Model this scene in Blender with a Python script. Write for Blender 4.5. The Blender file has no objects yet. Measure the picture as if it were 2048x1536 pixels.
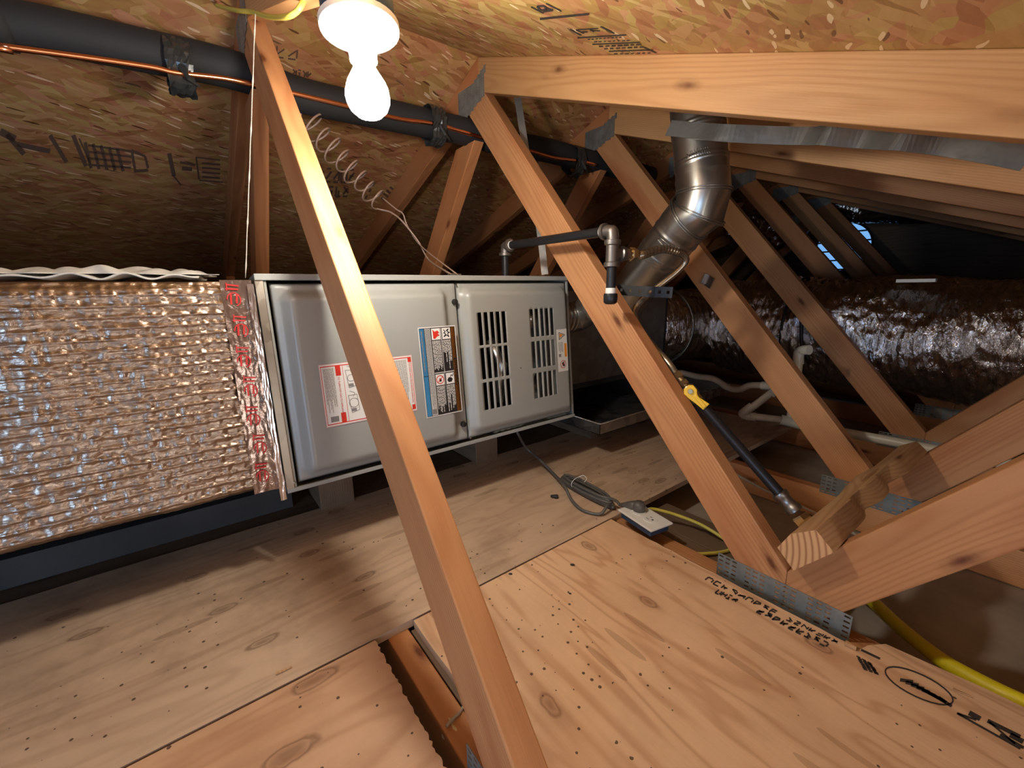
import bpy, bmesh, math, random
import numpy as np
from mathutils import Vector, Matrix

random.seed(7)
SC = bpy.context.scene
COL = SC.collection

# ---------------------------------------------------------------- camera
YAW, PITCH, ROLL, FPX = -0.91830, -0.22276, 0.013477, 845.18
CAM = Vector((1.2284, 0.39526, 0.58393))
_f = Vector((math.cos(PITCH)*math.sin(YAW), math.cos(PITCH)*math.cos(YAW), math.sin(PITCH)))
_r = _f.cross(Vector((0, 0, 1))).normalized()
_d = _f.cross(_r)
CR = _r*math.cos(ROLL) + _d*math.sin(ROLL)
CD = _d*math.cos(ROLL) - _r*math.sin(ROLL)
CF = _f
cam_data = bpy.data.cameras.new('camera')
cam_data.sensor_width = 36.0
cam_data.lens = FPX/2048.0*36.0
cam_data.clip_start = 0.02
cam = bpy.data.objects.new('camera', cam_data)
COL.objects.link(cam)
cam.matrix_world = Matrix.Translation(CAM) @ Matrix((CR, -CD, -CF)).transposed().to_4x4()
SC.camera = cam

# ---------------------------------------------------------------- view / world / lights
SC.view_settings.view_transform = 'Standard'
SC.view_settings.look = 'None'
SC.view_settings.exposure = 0.16
SC.view_settings.gamma = 1.0
SC.view_settings.use_curve_mapping = False
W = bpy.data.worlds.new('daylight')
SC.world = W
W.use_nodes = True
W.node_tree.nodes['Background'].inputs[0].default_value = (0.20, 0.47, 0.92, 1)
W.node_tree.nodes['Background'].inputs[1].default_value = 0.85

BULB_STRENGTH = 300.0
def area(name, loc, target, size, power, color):
    l = bpy.data.lights.new(name, 'AREA')
    l.energy = power; l.color = color; l.size = size
    o = bpy.data.objects.new(name, l); COL.objects.link(o)
    o.location = loc
    o.rotation_euler = (Vector(target)-Vector(loc)).to_track_quat('-Z', 'Y').to_euler()
    return o
# daylight coming up through the open access hatch behind the camera, left
area('hatch_daylight', (1.65, -1.2, 0.32), (0.0, 0.2, 0.45), 0.7, 16.0, (0.42, 0.66, 1.0))
# added fill lamp behind the viewer to brighten the deck; no known source
area('fill_light', (2.35, 0.3, 0.22), (0.3, 1.3, 0.75), 0.8, 8.0, (1.0, 0.95, 0.90))
SC.cycles.diffuse_bounces = 3
SC.cycles.glossy_bounces = 3
SC.cycles.max_bounces = 5

# ---------------------------------------------------------------- helpers
AX = {'x': 0, 'y': 1, 'z': 2}
def ray(u, v):
    return CR*((u-1024)/FPX) + CD*((v-768)/FPX) + CF
def at(u, v, ax, val):
    d = ray(u, v); i = AX[ax]
    return CAM + d*((val-CAM[i])/d[i])
def atp(u, v, p0, n):
    d = ray(u, v); p0 = Vector(p0); n = Vector(n)
    return CAM + d*((p0-CAM).dot(n)/d.dot(n))

def tag(o, label=None, cat=None, group=None, kind=None):
    if label: o['label'] = label
    if cat: o['category'] = cat
    if group: o['group'] = group
    if kind: o['kind'] = kind
    return o
def empty(name, loc=(0, 0, 0), label=None, cat=None, group=None):
    o = bpy.data.objects.new(name, None); COL.objects.link(o)
    o.location = loc; o.empty_display_size = 0.05
    return tag(o, label, cat, group)
def link(name, me, mats, parent=None, mw=None, smooth=False):
    if not isinstance(mats, (list, tuple)): mats = [mats]
    for m in mats: me.materials.append(m)
    o = bpy.data.objects.new(name, me); COL.objects.link(o)
    if mw is not None: o.matrix_world = mw
    if parent is not None:
        o.parent = parent
        o.matrix_parent_inverse = Matrix.Identity(4)
        if mw is not None:
            o.matrix_basis = parent_world(parent).inverted() @ mw
        else:
            o.matrix_basis = parent_world(parent).inverted()
    if smooth:
        for p in me.polygons: p.use_smooth = True
    return o
def parent_world(p):
    m = p.matrix_basis.copy()
    q = p.parent
    while q is not None:
        m = q.matrix_basis @ m; q = q.parent
    return m
def mesh_obj(name, verts, faces, mats, parent=None, mw=None, smooth=False, fmat=None):
    me = bpy.data.meshes.new(name)
    me.from_pydata([tuple(v) for v in verts], [], faces)
    me.update()
    if fmat:
        for p, i in zip(me.polygons, fmat): p.material_index = i
    return link(name, me, mats, parent, mw, smooth)
def bevel(o, w=0.002, seg=2):
    m = o.modifiers.new('bevel', 'BEVEL'); m.width = w; m.segments = seg; m.limit_method = 'ANGLE'
    return o
def auto_smooth(o, ang=40):
    for p in o.data.polygons: p.use_smooth = True
    m = o.modifiers.new('edge', 'EDGE_SPLIT'); m.split_angle = math.radians(ang)
    return o
class MB:
    """collects shapes in one mesh"""
    def __init__(s): s.v = []; s.f = []; s.m = []
    def add(s, vs, fs, mi=0):
        b = len(s.v); s.v += [Vector(v) for v in vs]; s.f += [tuple(b+i for i in f) for f in fs]; s.m += [mi]*len(fs)
    def box(s, lo, hi, mi=0, M=None):
        x0, y0, z0 = lo; x1, y1, z1 = hi
        vs = [Vector(p) for p in ((x0,y0,z0),(x1,y0,z0),(x1,y1,z0),(x0,y1,z0),(x0,y0,z1),(x1,y0,z1),(x1,y1,z1),(x0,y1,z1))]
        if M is not None: vs = [M @ v for v in vs]
        s.add(vs, [(0,3,2,1),(4,5,6,7),(0,1,5,4),(1,2,6,5),(2,3,7,6),(3,0,4,7)], mi)
    def prism(s, poly, y0, y1, mi=0, M=None):
        """poly in local XZ, extruded along Y"""
        n = len(poly)
        vs = [Vector((p[0], y0, p[1])) for p in poly] + [Vector((p[0], y1, p[1])) for p in poly]
        if M is not None: vs = [M @ v for v in vs]
        fs = [tuple(range(n)), tuple(range(2*n-1, n-1, -1))] + [(i, i+n, (i+1) % n+n, (i+1) % n) for i in range(n)]
        s.add(vs, fs, mi)
    def tube(s, pts, r, seg=12, mi=0, cap=True, closed=False):
        pts = [Vector(p) for p in pts]; n = len(pts)
        rr = r if isinstance(r, (list, tuple)) else [r]*n
        T = []
        for i in range(n):
            a = pts[(i-1) % n] if (closed or i > 0) else pts[i]
            b = pts[(i+1) % n] if (closed or i < n-1) else pts[i]
            T.append((b-a).normalized() if (b-a).length > 1e-9 else Vector((0, 0, 1)))
        N = T[0].orthogonal().normalized()
        vs = []; 
        for i in range(n):
            N = (N - T[i]*N.dot(T[i]))
            N = N.normalized() if N.length > 1e-6 else T[i].orthogonal().normalized()
            B = T[i].cross(N)
            for k in range(seg):
                a = 2*math.pi*k/seg
                vs.append(pts[i] + (N*math.cos(a)+B*math.sin(a))*rr[i])
        fs = []
        m = n if closed else n-1
        for i in range(m):
            for k in range(seg):
                j = (i+1) % n; k2 = (k+1) % seg
                fs.append((i*seg+k, i*seg+k2, j*seg+k2, j*seg+k))
        if cap and not closed:
            fs.append(tuple(reversed(range(seg)))); fs.append(tuple((n-1)*seg+k for k in range(seg)))
        s.add(vs, fs, mi)
    def lathe(s, prof, M, seg=24, mi=0):
        """prof: (r, z) along local z of M"""
        vs = []; n = len(prof)
        for r, z in prof:
            for k in range(seg):
                a = 2*math.pi*k/seg
                vs.append(M @ Vector((r*math.cos(a), r*math.sin(a), z)))
        fs = []
        for i in range(n-1):
            for k in range(seg):
                k2 = (k+1) % seg
                fs.append((i*seg+k, i*seg+k2, (i+1)*seg+k2, (i+1)*seg+k))
        if prof[0][0] > 1e-6: fs.append(tuple(reversed(range(seg))))
        if prof[-1][0] > 1e-6: fs.append(tuple((n-1)*seg+k for k in range(seg)))
        s.add(vs, fs, mi)
    def hexnut(s, M, r, h, mi=0):
        s.lathe([(r*.9, 0), (r, h*.12), (r, h*.88), (r*.9, h)], M, 6, mi)
    def build(s, name, mats, parent=None, smooth=False, mw=None, split=None):
        o = mesh_obj(name, s.v, s.f, mats, parent, mw, smooth, s.m)
        if split: auto_smooth(o, split)
        return o
def frame_to(origin, zdir, xhint=(0, 0, 1)):
    z = Vector(zdir).normalized(); x = Vector(xhint); x = x - z*x.dot(z)
    if x.length < 1e-4: x = z.orthogonal()
    x.normalize(); y = z.cross(x)
    return Matrix.Translation(Vector(origin)) @ Matrix((x, y, z)).transposed().to_4x4()
def smooth_path(pts, per=8, closed=False):
    """Catmull-Rom"""
    P = [Vector(p) for p in pts]; n = len(P); out = []
    segs = n if closed else n-1
    for i in range(segs):
        p0 = P[(i-1) % n] if (closed or i > 0) else P[0]*2-P[1]
        p1 = P[i]; p2 = P[(i+1) % n]
        p3 = P[(i+2) % n] if (closed or i < n-2) else P[n-1]*2-P[n-2]
        for k in range(per):
            t = k/per
            out.append(0.5*((2*p1)+(p2-p0)*t+(2*p0-5*p1+4*p2-p3)*t*t+(3*p1-p0-3*p2+p3)*t*t*t))
    if not closed: out.append(P[-1])
    return out

# ---------------------------------------------------------------- materials
def newmat(name):
    m = bpy.data.materials.new(name); m.use_nodes = True
    nt = m.node_tree; b = nt.nodes['Principled BSDF']
    return m, nt, b
def N(nt, t, **kw):
    n = nt.nodes.new(t)
    for k, v in kw.items(): setattr(n, k, v)
    return n
def setin(n, **kw):
    for k, v in kw.items(): n.inputs[k.replace('_', ' ')].default_value = v
def ramp(nt, fac, stops, interp='LINEAR'):
    r = N(nt, 'ShaderNodeValToRGB'); r.color_ramp.interpolation = interp
    e = r.color_ramp.elements
    e[0].position = stops[0][0]; e[0].color = (*stops[0][1], 1)
    e[1].position = stops[-1][0]; e[1].color = (*stops[-1][1], 1)
    for p, c in stops[1:-1]:
        x = e.new(p); x.color = (*c, 1)
    nt.links.new(fac, r.inputs[0]); return r.outputs[0]
def mix(nt, fac, a, b, mode='MIX'):
    m = N(nt, 'ShaderNodeMix', data_type='RGBA', blend_type=mode)
    for sock, v in ((m.inputs[0], fac), (m.inputs[6], a), (m.inputs[7], b)):
        if hasattr(v, 'links') or hasattr(v, 'is_linked'): nt.links.new(v, sock)
        elif isinstance(v, (int, float)): sock.default_value = v
        else: sock.default_value = (*v, 1)
    return m.outputs[2]
def math_(nt, op, a, b=None, clamp=False):
    m = N(nt, 'ShaderNodeMath', operation=op); m.use_clamp = clamp
    for i, v in enumerate((a, b)):
        if v is None: continue
        if isinstance(v, (int, float)): m.inputs[i].default_value = v
        else: nt.links.new(v, m.inputs[i])
    return m.outputs[0]
def coords(nt, scale=(1, 1, 1), rot=(0, 0, 0), rnd=True, src='Object'):
    tc = N(nt, 'ShaderNodeTexCoord'); v = tc.outputs[src]
    if rnd:
        oi = N(nt, 'ShaderNodeObjectInfo')
        mm = math_(nt, 'MULTIPLY', oi.outputs['Random'], 37.0)
        va = N(nt, 'ShaderNodeVectorMath', operation='ADD')
        nt.links.new(v, va.inputs[0]); nt.links.new(mm, va.inputs[1]); v = va.outputs[0]
    mp = N(nt, 'ShaderNodeMapping'); setin(mp, Scale=scale, Rotation=rot)
    nt.links.new(v, mp.inputs[0]); return mp.outputs[0]
def noise(nt, vec, scale=5, detail=4, rough=.55, dist=0.0):
    n = N(nt, 'ShaderNodeTexNoise'); setin(n, Scale=scale, Detail=detail, Roughness=rough, Distortion=dist)
    nt.links.new(vec, n.inputs['Vector']); return n.outputs[0]
def voro(nt, vec, scale=5, feature='F1', rand=1.0, dims='3D'):
    n = N(nt, 'ShaderNodeTexVoronoi', feature=feature, voronoi_dimensions=dims); setin(n, Scale=scale, Randomness=rand)
    nt.links.new(vec, n.inputs['Vector']); return n
def bump(nt, b, h, strength=.3, dist=.002):
    n = N(nt, 'ShaderNodeBump'); setin(n, Strength=strength, Distance=dist)
    nt.links.new(h, n.inputs['Height']); nt.links.new(n.outputs[0], b.inputs['Normal']); return n

def lumber_mat(name, light, dark, red=(0.42, 0.13, 0.05), rough=.5):
    m, nt, b = newmat(name)
    v = coords(nt, (1, 1, 1))
    oi = N(nt, 'ShaderNodeObjectInfo')
    # growth rings around a pith that runs along local X, off the board
    lo = noise(nt, coords(nt, (1.2, 5, 5)), 1.0, 2)
    sep = N(nt, 'ShaderNodeSeparateXYZ'); tc = N(nt, 'ShaderNodeTexCoord'); nt.links.new(tc.outputs['Object'], sep.inputs[0])
    py = math_(nt, 'SUBTRACT', math_(nt, 'MULTIPLY', oi.outputs['Random'], .08), .06)
    yy = math_(nt, 'SUBTRACT', sep.outputs[1], py); zz = math_(nt, 'ADD', sep.outputs[2], math_(nt, 'SUBTRACT', math_(nt, 'MULTIPLY', oi.outputs['Random'], .21), .02))
    r = math_(nt, 'SQRT', math_(nt, 'ADD', math_(nt, 'MULTIPLY', yy, yy), math_(nt, 'MULTIPLY', zz, zz)))
    r = math_(nt, 'ADD', r, math_(nt, 'MULTIPLY', lo, .05))
    s = math_(nt, 'SINE', math_(nt, 'MULTIPLY', r, 1150.0))
    s = math_(nt, 'ADD', math_(nt, 'MULTIPLY', s, .5), .5)
    s = math_(nt, 'POWER', s, 2.2)
    fine = noise(nt, coords(nt, (6, 160, 160)), 1.0, 3, .7)
    big = noise(nt, coords(nt, (1.6, 9, 9)), 1.0, 3, .6)
    c = ramp(nt, big, [(.3, tuple(x*.8 for x in light)), (.5, light), (.72, red)])
    c = mix(nt, math_(nt, 'MULTIPLY', s, .42), c, dark)
    c = mix(nt, math_(nt, 'MULTIPLY', fine, .3), c, dark)
    # knots
    vk = voro(nt, coords(nt, (4.3, 13, 13)), 1.0)
    kd = math_(nt, 'ADD', vk.outputs['Distance'], math_(nt, 'MULTIPLY', noise(nt, v, 60, 2), .05))
    k = ramp(nt, kd, [(.07, (1, 1, 1)), (.13, (.3, .3, .3)), (.2, (0, 0, 0))])
    c = mix(nt, k, c, (.16, .05, .02))
    # per board tone
    hsv = N(nt, 'ShaderNodeHueSaturation'); nt.links.new(c, hsv.inputs['Color'])
    nt.links.new(math_(nt, 'ADD', math_(nt, 'MULTIPLY', oi.outputs['Random'], .35), .82), hsv.inputs['Value'])
    nt.links.new(hsv.outputs[0], b.inputs['Base Color'])
    setin(b, Roughness=rough); b.inputs['Specular IOR Level'].default_value = .35
    bump(nt, b, fine, .45, .0012)
    return m
def osb_mat(name, tint=1.0, grain='y', mul=(1, 1, 1)):
    m, nt, b = newmat(name)
    base = coords(nt, (1, 1, 1), rnd=False)
    wn = N(nt, 'ShaderNodeTexNoise'); setin(wn, Scale=7.0, Detail=2.0); nt.links.new(base, wn.inputs['Vector'])
    wv = N(nt, 'ShaderNodeVectorMath', operation='MULTIPLY_ADD')
    nt.links.new(wn.outputs['Color'], wv.inputs[0]); wv.inputs[1].default_value = (.045, .045, .045); nt.links.new(base, wv.inputs[2])
    off = 0 if grain == 'x' else math.pi/2
    lay = []
    for ang, sc in ((.12, (10, 62, 40)), (.62, (13, 50, 40)), (-.5, (9, 55, 40))):
        mp = N(nt, 'ShaderNodeMapping', vector_type='TEXTURE'); setin(mp, Rotation=(0, 0, off+ang), Scale=tuple(1/s for s in sc)); nt.links.new(wv.outputs[0], mp.inputs[0])
        vr = voro(nt, mp.outputs[0], 1.0)
        sp = N(nt, 'ShaderNodeSeparateColor'); nt.links.new(vr.outputs['Color'], sp.inputs[0])
        lay.append((sp, vr, mp))
    # the second and third strand layers show only where their own strands lie on top
    g = noise(nt, lay[0][2].outputs[0], 1.5, 4, .7)
    f = lay[0][0].outputs[0]
    for k in (1, 2):
        mm = N(nt, 'ShaderNodeMix'); top = math_(nt, 'GREATER_THAN', lay[k][0].outputs[1], .62)
        nt.links.new(top, mm.inputs[0]); nt.links.new(f, mm.inputs[2]); nt.links.new(lay[k][0].outputs[0], mm.inputs[3]); f = mm.outputs[0]
    f = math_(nt, 'ADD', math_(nt, 'MULTIPLY', f, .62), math_(nt, 'MULTIPLY', g, .42))
    t = tint
    c = ramp(nt, f, [(.10, (.30*t, .145*t, .05*t)), (.35, (.44*t, .235*t, .085*t)), (.62, (.53*t, .31*t, .125*t)), (.85, (.60*t, .38*t, .17*t)), (1.0, (.70*t, .49*t, .25*t))])
    hs = N(nt, 'ShaderNodeHueSaturation'); nt.links.new(c, hs.inputs['Color']); nt.links.new(math_(nt, 'ADD', math_(nt, 'MULTIPLY', lay[1][0].outputs[2], .05), .475), hs.inputs['Hue']); c = hs.outputs[0]
    mp = N(nt, 'ShaderNodeMapping', vector_type='TEXTURE'); setin(mp, Rotation=(0, 0, off+.3), Scale=(1/18, 1/120, 1/90)); nt.links.new(wv.outputs[0], mp.inputs[0])
    vs = voro(nt, mp.outputs[0], 1.0); sp2 = N(nt, 'ShaderNodeSeparateColor'); nt.links.new(vs.outputs['Color'], sp2.inputs[0])
    strand = math_(nt, 'MULTIPLY', math_(nt, 'GREATER_THAN', sp2.outputs[0], .92), math_(nt, 'LESS_THAN', vs.outputs['Distance'], .42))
    c = mix(nt, math_(nt, 'MULTIPLY', strand, .9), c, (.88*t, .70*t, .43*t))
    dk = math_(nt, 'MULTIPLY', math_(nt, 'LESS_THAN', sp2.outputs[1], .07), math_(nt, 'LESS_THAN', vs.outputs['Distance'], .4))
    c = mix(nt, math_(nt, 'MULTIPLY', dk, .85), c, (.12*t, .045*t, .015*t))
    c = mix(nt, 1.0, c, mul, 'MULTIPLY')
    nt.links.new(c, b.inputs['Base Color']); setin(b, Roughness=.5)
    h = math_(nt, 'ADD', lay[0][0].outputs[0], math_(nt, 'MULTIPLY', strand, .9))
    bump(nt, b, h, .8, .004)
    return m
def ply_mat(name, light, mid, dark, grey=.5, speck=True, knots=.4, band=.3, kscale=(5.0, 10.0, 6)):
    m, nt, b = newmat(name)
    base = coords(nt, (1, 1, 1))
    w = noise(nt, coords(nt, (1.0, 5.5, 5)), 1.0, 3, .55, .8)
    bands = math_(nt, 'SINE', math_(nt, 'MULTIPLY', w, 60.0))
    bands = math_(nt, 'POWER', math_(nt, 'ADD', math_(nt, 'MULTIPLY', bands, .5), .5), 3.0)
    blotch = noise(nt, coords(nt, (1.2, 3.5, 3)), 1.3, 5, .65)
    fib = noise(nt, coords(nt, (9, 190, 90)), 1.0, 3, .7)
    c = ramp(nt, blotch, [(.28, mid), (.5, light), (.75, tuple(x*1.08 for x in light))])
    c = mix(nt, math_(nt, 'MULTIPLY', bands, band), c, dark)
    c = mix(nt, math_(nt, 'MULTIPLY', fib, .25), c, mid)
    vk = voro(nt, coords(nt, kscale), 1.0, dims='2D'); sp = N(nt, 'ShaderNodeSeparateColor'); nt.links.new(vk.outputs['Color'], sp.inputs[0])
    kd = math_(nt, 'ADD', vk.outputs['Distance'], math_(nt, 'MULTIPLY', noise(nt, base, 30, 2), .12))
    kk = ramp(nt, kd, [(.08, (.75, .75, .75)), (.13, (.35, .35, .35)), (.15, (.9, .9, .9)), (.18, (.15, .15, .15)), (.30, (0, 0, 0))])
    kk = math_(nt, 'MULTIPLY', kk, math_(nt, 'GREATER_THAN', sp.outputs[0], 1-knots))
    c = mix(nt, math_(nt, 'MULTIPLY', kk, .75), c, tuple(x*.42 for x in dark))
    # long dark pitch streaks
    vs = voro(nt, coords(nt, (7, 42, 30)), 1.0, dims='2D'); s2 = N(nt, 'ShaderNodeSeparateColor'); nt.links.new(vs.outputs['Color'], s2.inputs[0])
    st = math_(nt, 'MULTIPLY', math_(nt, 'GREATER_THAN', s2.outputs[0], .95), math_(nt, 'LESS_THAN', vs.outputs['Distance'], .3))
    c = mix(nt, math_(nt, 'MULTIPLY', st, .32), c, tuple(x*.5 for x in dark))
    # grime
    g = ramp(nt, noise(nt, base, 2.6, 6, .7), [(.5, (0, 0, 0)), (.75, (1, 1, 1))])
    c = mix(nt, math_(nt, 'MULTIPLY', g, grey), c, tuple(x*.4 for x in mid))
    if speck:
        vd = voro(nt, base, 46.0, dims='2D'); s3 = N(nt, 'ShaderNodeSeparateColor'); nt.links.new(vd.outputs['Color'], s3.inputs[0])
        dens = ramp(nt, noise(nt, base, 4.0, 2), [(.47, (.0, .0, .0)), (.8, (1, 1, 1))])
        d = math_(nt, 'MULTIPLY', math_(nt, 'LESS_THAN', vd.outputs['Distance'], math_(nt, 'MULTIPLY', s3.outputs[1], .125)), math_(nt, 'GREATER_THAN', dens, s3.outputs[0]))
        c = mix(nt, math_(nt, 'MULTIPLY', d, .85), c, (.03, .015, .01))
    nt.links.new(c, b.inputs['Base Color']); setin(b, Roughness=.5)
    b.inputs['Specular IOR Level'].default_value = .3
    bump(nt, b, fib, .3, .001)
    return m
def plain(name, color, rough=.5, metal=0.0, bumpy=None, spec=.5, var=None):
    m, nt, b = newmat(name)
    b.inputs['Base Color'].default_value = (*color, 1)
    setin(b, Roughness=rough, Metallic=metal); b.inputs['Specular IOR Level'].default_value = spec
    cv = coords(nt, (1, 1, 1))
    if var:
        n = noise(nt, cv, var[0], 4, .6)
        nt.links.new(ramp(nt, n, [(.3, tuple(x*(1-var[1]) for x in color)), (.7, tuple(min(1, x*(1+var[1]*.6)) for x in color))]), b.inputs['Base Color'])
    if bumpy:
        bump(nt, b, noise(nt, cv, bumpy[0], 4, .6), bumpy[1], bumpy[2])
    return m
def galv_mat(name, col=(.62, .63, .62), rough=.32, sc=28):
    m, nt, b = newmat(name)
    cv = coords(nt)
    v = voro(nt, cv, sc); sp = N(nt, 'ShaderNodeSeparateColor'); nt.links.new(v.outputs['Color'], sp.inputs[0])
    nn = noise(nt, cv, 6, 4)
    f = math_(nt, 'ADD', math_(nt, 'MULTIPLY', sp.outputs[0], .25), math_(nt, 'MULTIPLY', nn, .75))
    nt.links.new(ramp(nt, f, [(.2, tuple(x*.6 for x in col)), (.8, tuple(min(1, x*1.2) for x in col))]), b.inputs['Base Color'])
    nt.links.new(math_(nt, 'ADD', math_(nt, 'MULTIPLY', f, .22), rough-.12), b.inputs['Roughness'])
    setin(b, Metallic=.95)
    bump(nt, b, nn, .08, .003)
    return m
def foil_mat(name, col=(.8, .78, .76), rough=.16, sc=38, strength=.8, dist=.004, stretch=(1, 1, 1)):
    m, nt, b = newmat(name)
    cv = coords(nt, stretch)
    n1 = noise(nt, cv, sc, 5, .65, .6)
    v = voro(nt, cv, sc*.9, 'F1')
    h = math_(nt, 'ADD', n1, math_(nt, 'MULTIPLY', v.outputs['Distance'], .8))
    b.inputs['Base Color'].default_value = (*col, 1)
    setin(b, Metallic=1.0, Roughness=rough)
    bump(nt, b, h, strength, dist)
    return m

M = {}
M['lumber'] = lumber_mat('fir lumber', (.64, .315, .135), (.40, .155, .055))
M['lumber2'] = lumber_mat('redder fir lumber', (.55, .235, .095), (.33, .12, .045), red=(.40, .135, .05))
M['rafter'] = lumber_mat('pale fir lumber', (.70, .39, .17), (.46, .21, .075), red=(.62, .29, .11))
M['block'] = lumber_mat('tan lumber', (.60, .37, .19), (.32, .15, .06), red=(.40, .20, .09))
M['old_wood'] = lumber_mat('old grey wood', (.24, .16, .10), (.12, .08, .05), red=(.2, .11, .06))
M['osb'] = osb_mat('strand board', 1.0)
M['osb_far'] = osb_mat('weathered strand board', 1.05, mul=(1.0, .88, .92))
M['ply_a'] = ply_mat('clean plywood', (.80, .54, .33), (.60, .34, .18), (.40, .15, .06), .28, knots=.22, band=.42)
M['ply_b'] = ply_mat('stained plywood', (.62, .45, .31), (.44, .31, .21), (.26, .14, .075), .7, knots=.5, band=.25, kscale=(4.5, 11, 6))
M['ply_c'] = ply_mat('knotty plywood', (.70, .44, .27), (.56, .32, .18), (.36, .16, .07), .35, knots=.5, band=.35, kscale=(3.2, 8, 6))
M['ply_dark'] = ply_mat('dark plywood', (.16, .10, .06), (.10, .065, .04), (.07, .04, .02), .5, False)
M['gypsum'] = plain('dusty drywall back', (.40, .34, .27), .9, var=(5, .35), bumpy=(40, .2, .002))
M['dark_foam'] = plain('black foam', (.018, .018, .02), .75, bumpy=(120, .3, .001))
M['dark_board'] = plain('dark rigid insulation', (.050, .046, .043), .85, var=(6, .3))
M['paint'] = plain('grey furnace paint', (.315, .322, .302), .36, bumpy=(300, .04, .0005))
M['steel_frame'] = galv_mat('galvanized cabinet steel', (.50, .47, .41), .34, 20)
M['galv'] = galv_mat('galvanized steel', (.60, .60, .58), .30)
M['galv_dark'] = galv_mat('dull galvanized steel', (.33, .33, .32), .38)
M['plate'] = plain('truss plate steel', (.27, .285, .27), .5, .45, var=(30, .3))
M['strap'] = plain('galvanized strap', (.42, .42, .40), .38, .8, var=(9, .3), bumpy=(7, .5, .01))
M['flue'] = galv_mat('flue steel', (.44, .43, .395), .33, 12)
M['dark_metal'] = plain('coil cabinet steel', (.055, .055, .06), .4, .6, var=(5, .4))
M['foil_wrap'] = foil_mat('bubble foil wrap', (.40, .325, .27), .28, 120, .6, .0022, (1, .3, 1))
M['foil'] = foil_mat('silver foil', (.82, .80, .80), .12, 26, .9, .006)
M['foil_dark'] = foil_mat('silver duct jacket', (.80, .78, .79), .13, 26, 1.0, .012, (1.9, .6, .7))
M['foil_tape'] = foil_mat('foil tape', (.80, .83, .90), .2, 22, .25, .003)
M['black_jacket'] = foil_mat('black duct jacket', (.10, .095, .10), .22, 30, .8, .006)
M['black_iron'] = plain('black iron pipe', (.018, .018, .02), .38, .3, bumpy=(200, .15, .001))
M['fitting'] = plain('malleable iron fitting', (.19, .17, .15), .42, .8, bumpy=(260, .25, .001))
M['flex'] = plain('coated flex connector', (.36, .31, .23), .26, .85)
M['brass'] = plain('brass', (.62, .51, .30), .25, .95)
M['yellow'] = plain('yellow plastic', (.85, .52, .02), .38)
M['yellow_pipe'] = plain('yellow gas pipe', (.78, .66, .015), .45, bumpy=(30, .1, .002))
M['yellow_cable'] = plain('yellow cable jacket', (.72, .60, .10), .45)
M['pvc'] = plain('white pvc', (.70, .66, .53), .35)
M['pvc_dirty'] = plain('dusty pvc', (.50, .42, .32), .45, var=(14, .25))
M['white'] = plain('white plastic', (.78, .77, .72), .35)
M['porcelain'] = plain('white lampholder plastic', (.86, .86, .84), .3)
M['blue'] = plain('blue electrical box', (.012, .05, .11), .4)
M['black'] = plain('black rubber', (.012, .012, .013), .5)
M['grey_cord'] = plain('grey cord', (.10, .095, .085), .42)
M['paper'] = plain('grey crumpled paper', (.48, .46, .42), .8, bumpy=(20, .3, .004))
M['copper'] = plain('copper', (.90, .38, .20), .22, 1.0)
M['wire_brown'] = plain('brown thermostat wire', (.33, .22, .17), .3)
M['string'] = plain('cotton string', (.55, .50, .42), .8)
M['tape_black'] = plain('black tape', (.03, .032, .032), .28, bumpy=(25, .5, .004))
M['ink'] = plain('black ink stamp', (.045, .035, .03), .7)
M['ink_far'] = plain('faded ink stamp', (.15, .085, .06), .8)
M['label_white'] = plain('label white', (.74, .73, .69), .4)
M['red'] = plain('label red', (.62, .035, .02), .4)
M['orange'] = plain('label orange', (.78, .27, .03), .4)
M['lblue'] = plain('label blue', (.06, .30, .58), .4)
M['lblack'] = plain('label black', (.018, .017, .017), .4)
M['lgrey'] = plain('label grey print', (.22, .21, .20), .5)
M['tape_red'] = plain('red tape print', (.50, .03, .03), .3)
M['pink'] = plain('label pink', (.72, .45, .42), .4)
M['fluff'] = plain('insulation scrap', (.72, .60, .36), .95, bumpy=(60, .8, .006))
# ================================================================ the setting
H0 = 1.273; TN = 0.3689; TF = 0.35; JB = 0.98827; JZ = 0.06
S = 0.61; XM = 3.3; Y0, Y1 = -1.7, 5.1
def roofz(x): return H0 - TN*x if x > 0 else H0 + TF*x
def slab(name, poly, y0, y1, mat):
    m = MB(); m.prism(poly, y0, y1); o = m.build(name, mat); tag(o, kind='structure'); return o
near = slab('ceiling', [(0, H0), (XM, H0-TN*XM), (XM, H0-TN*XM+.012), (0, H0+.012)], Y0, Y1+.1, M['osb'])
farr = slab('ceiling', [(0, H0), (0, H0+.012), (-3.5, H0-TF*3.5+.012), (-3.5, H0-TF*3.5)], Y0, Y1+.1, M['osb_far'])
fl = MB(); fl.box((-3.5, Y0, -.125), (XM, Y1+.1, -.107)); tag(fl.build('floor', M['gypsum']), kind='structure')
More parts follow.
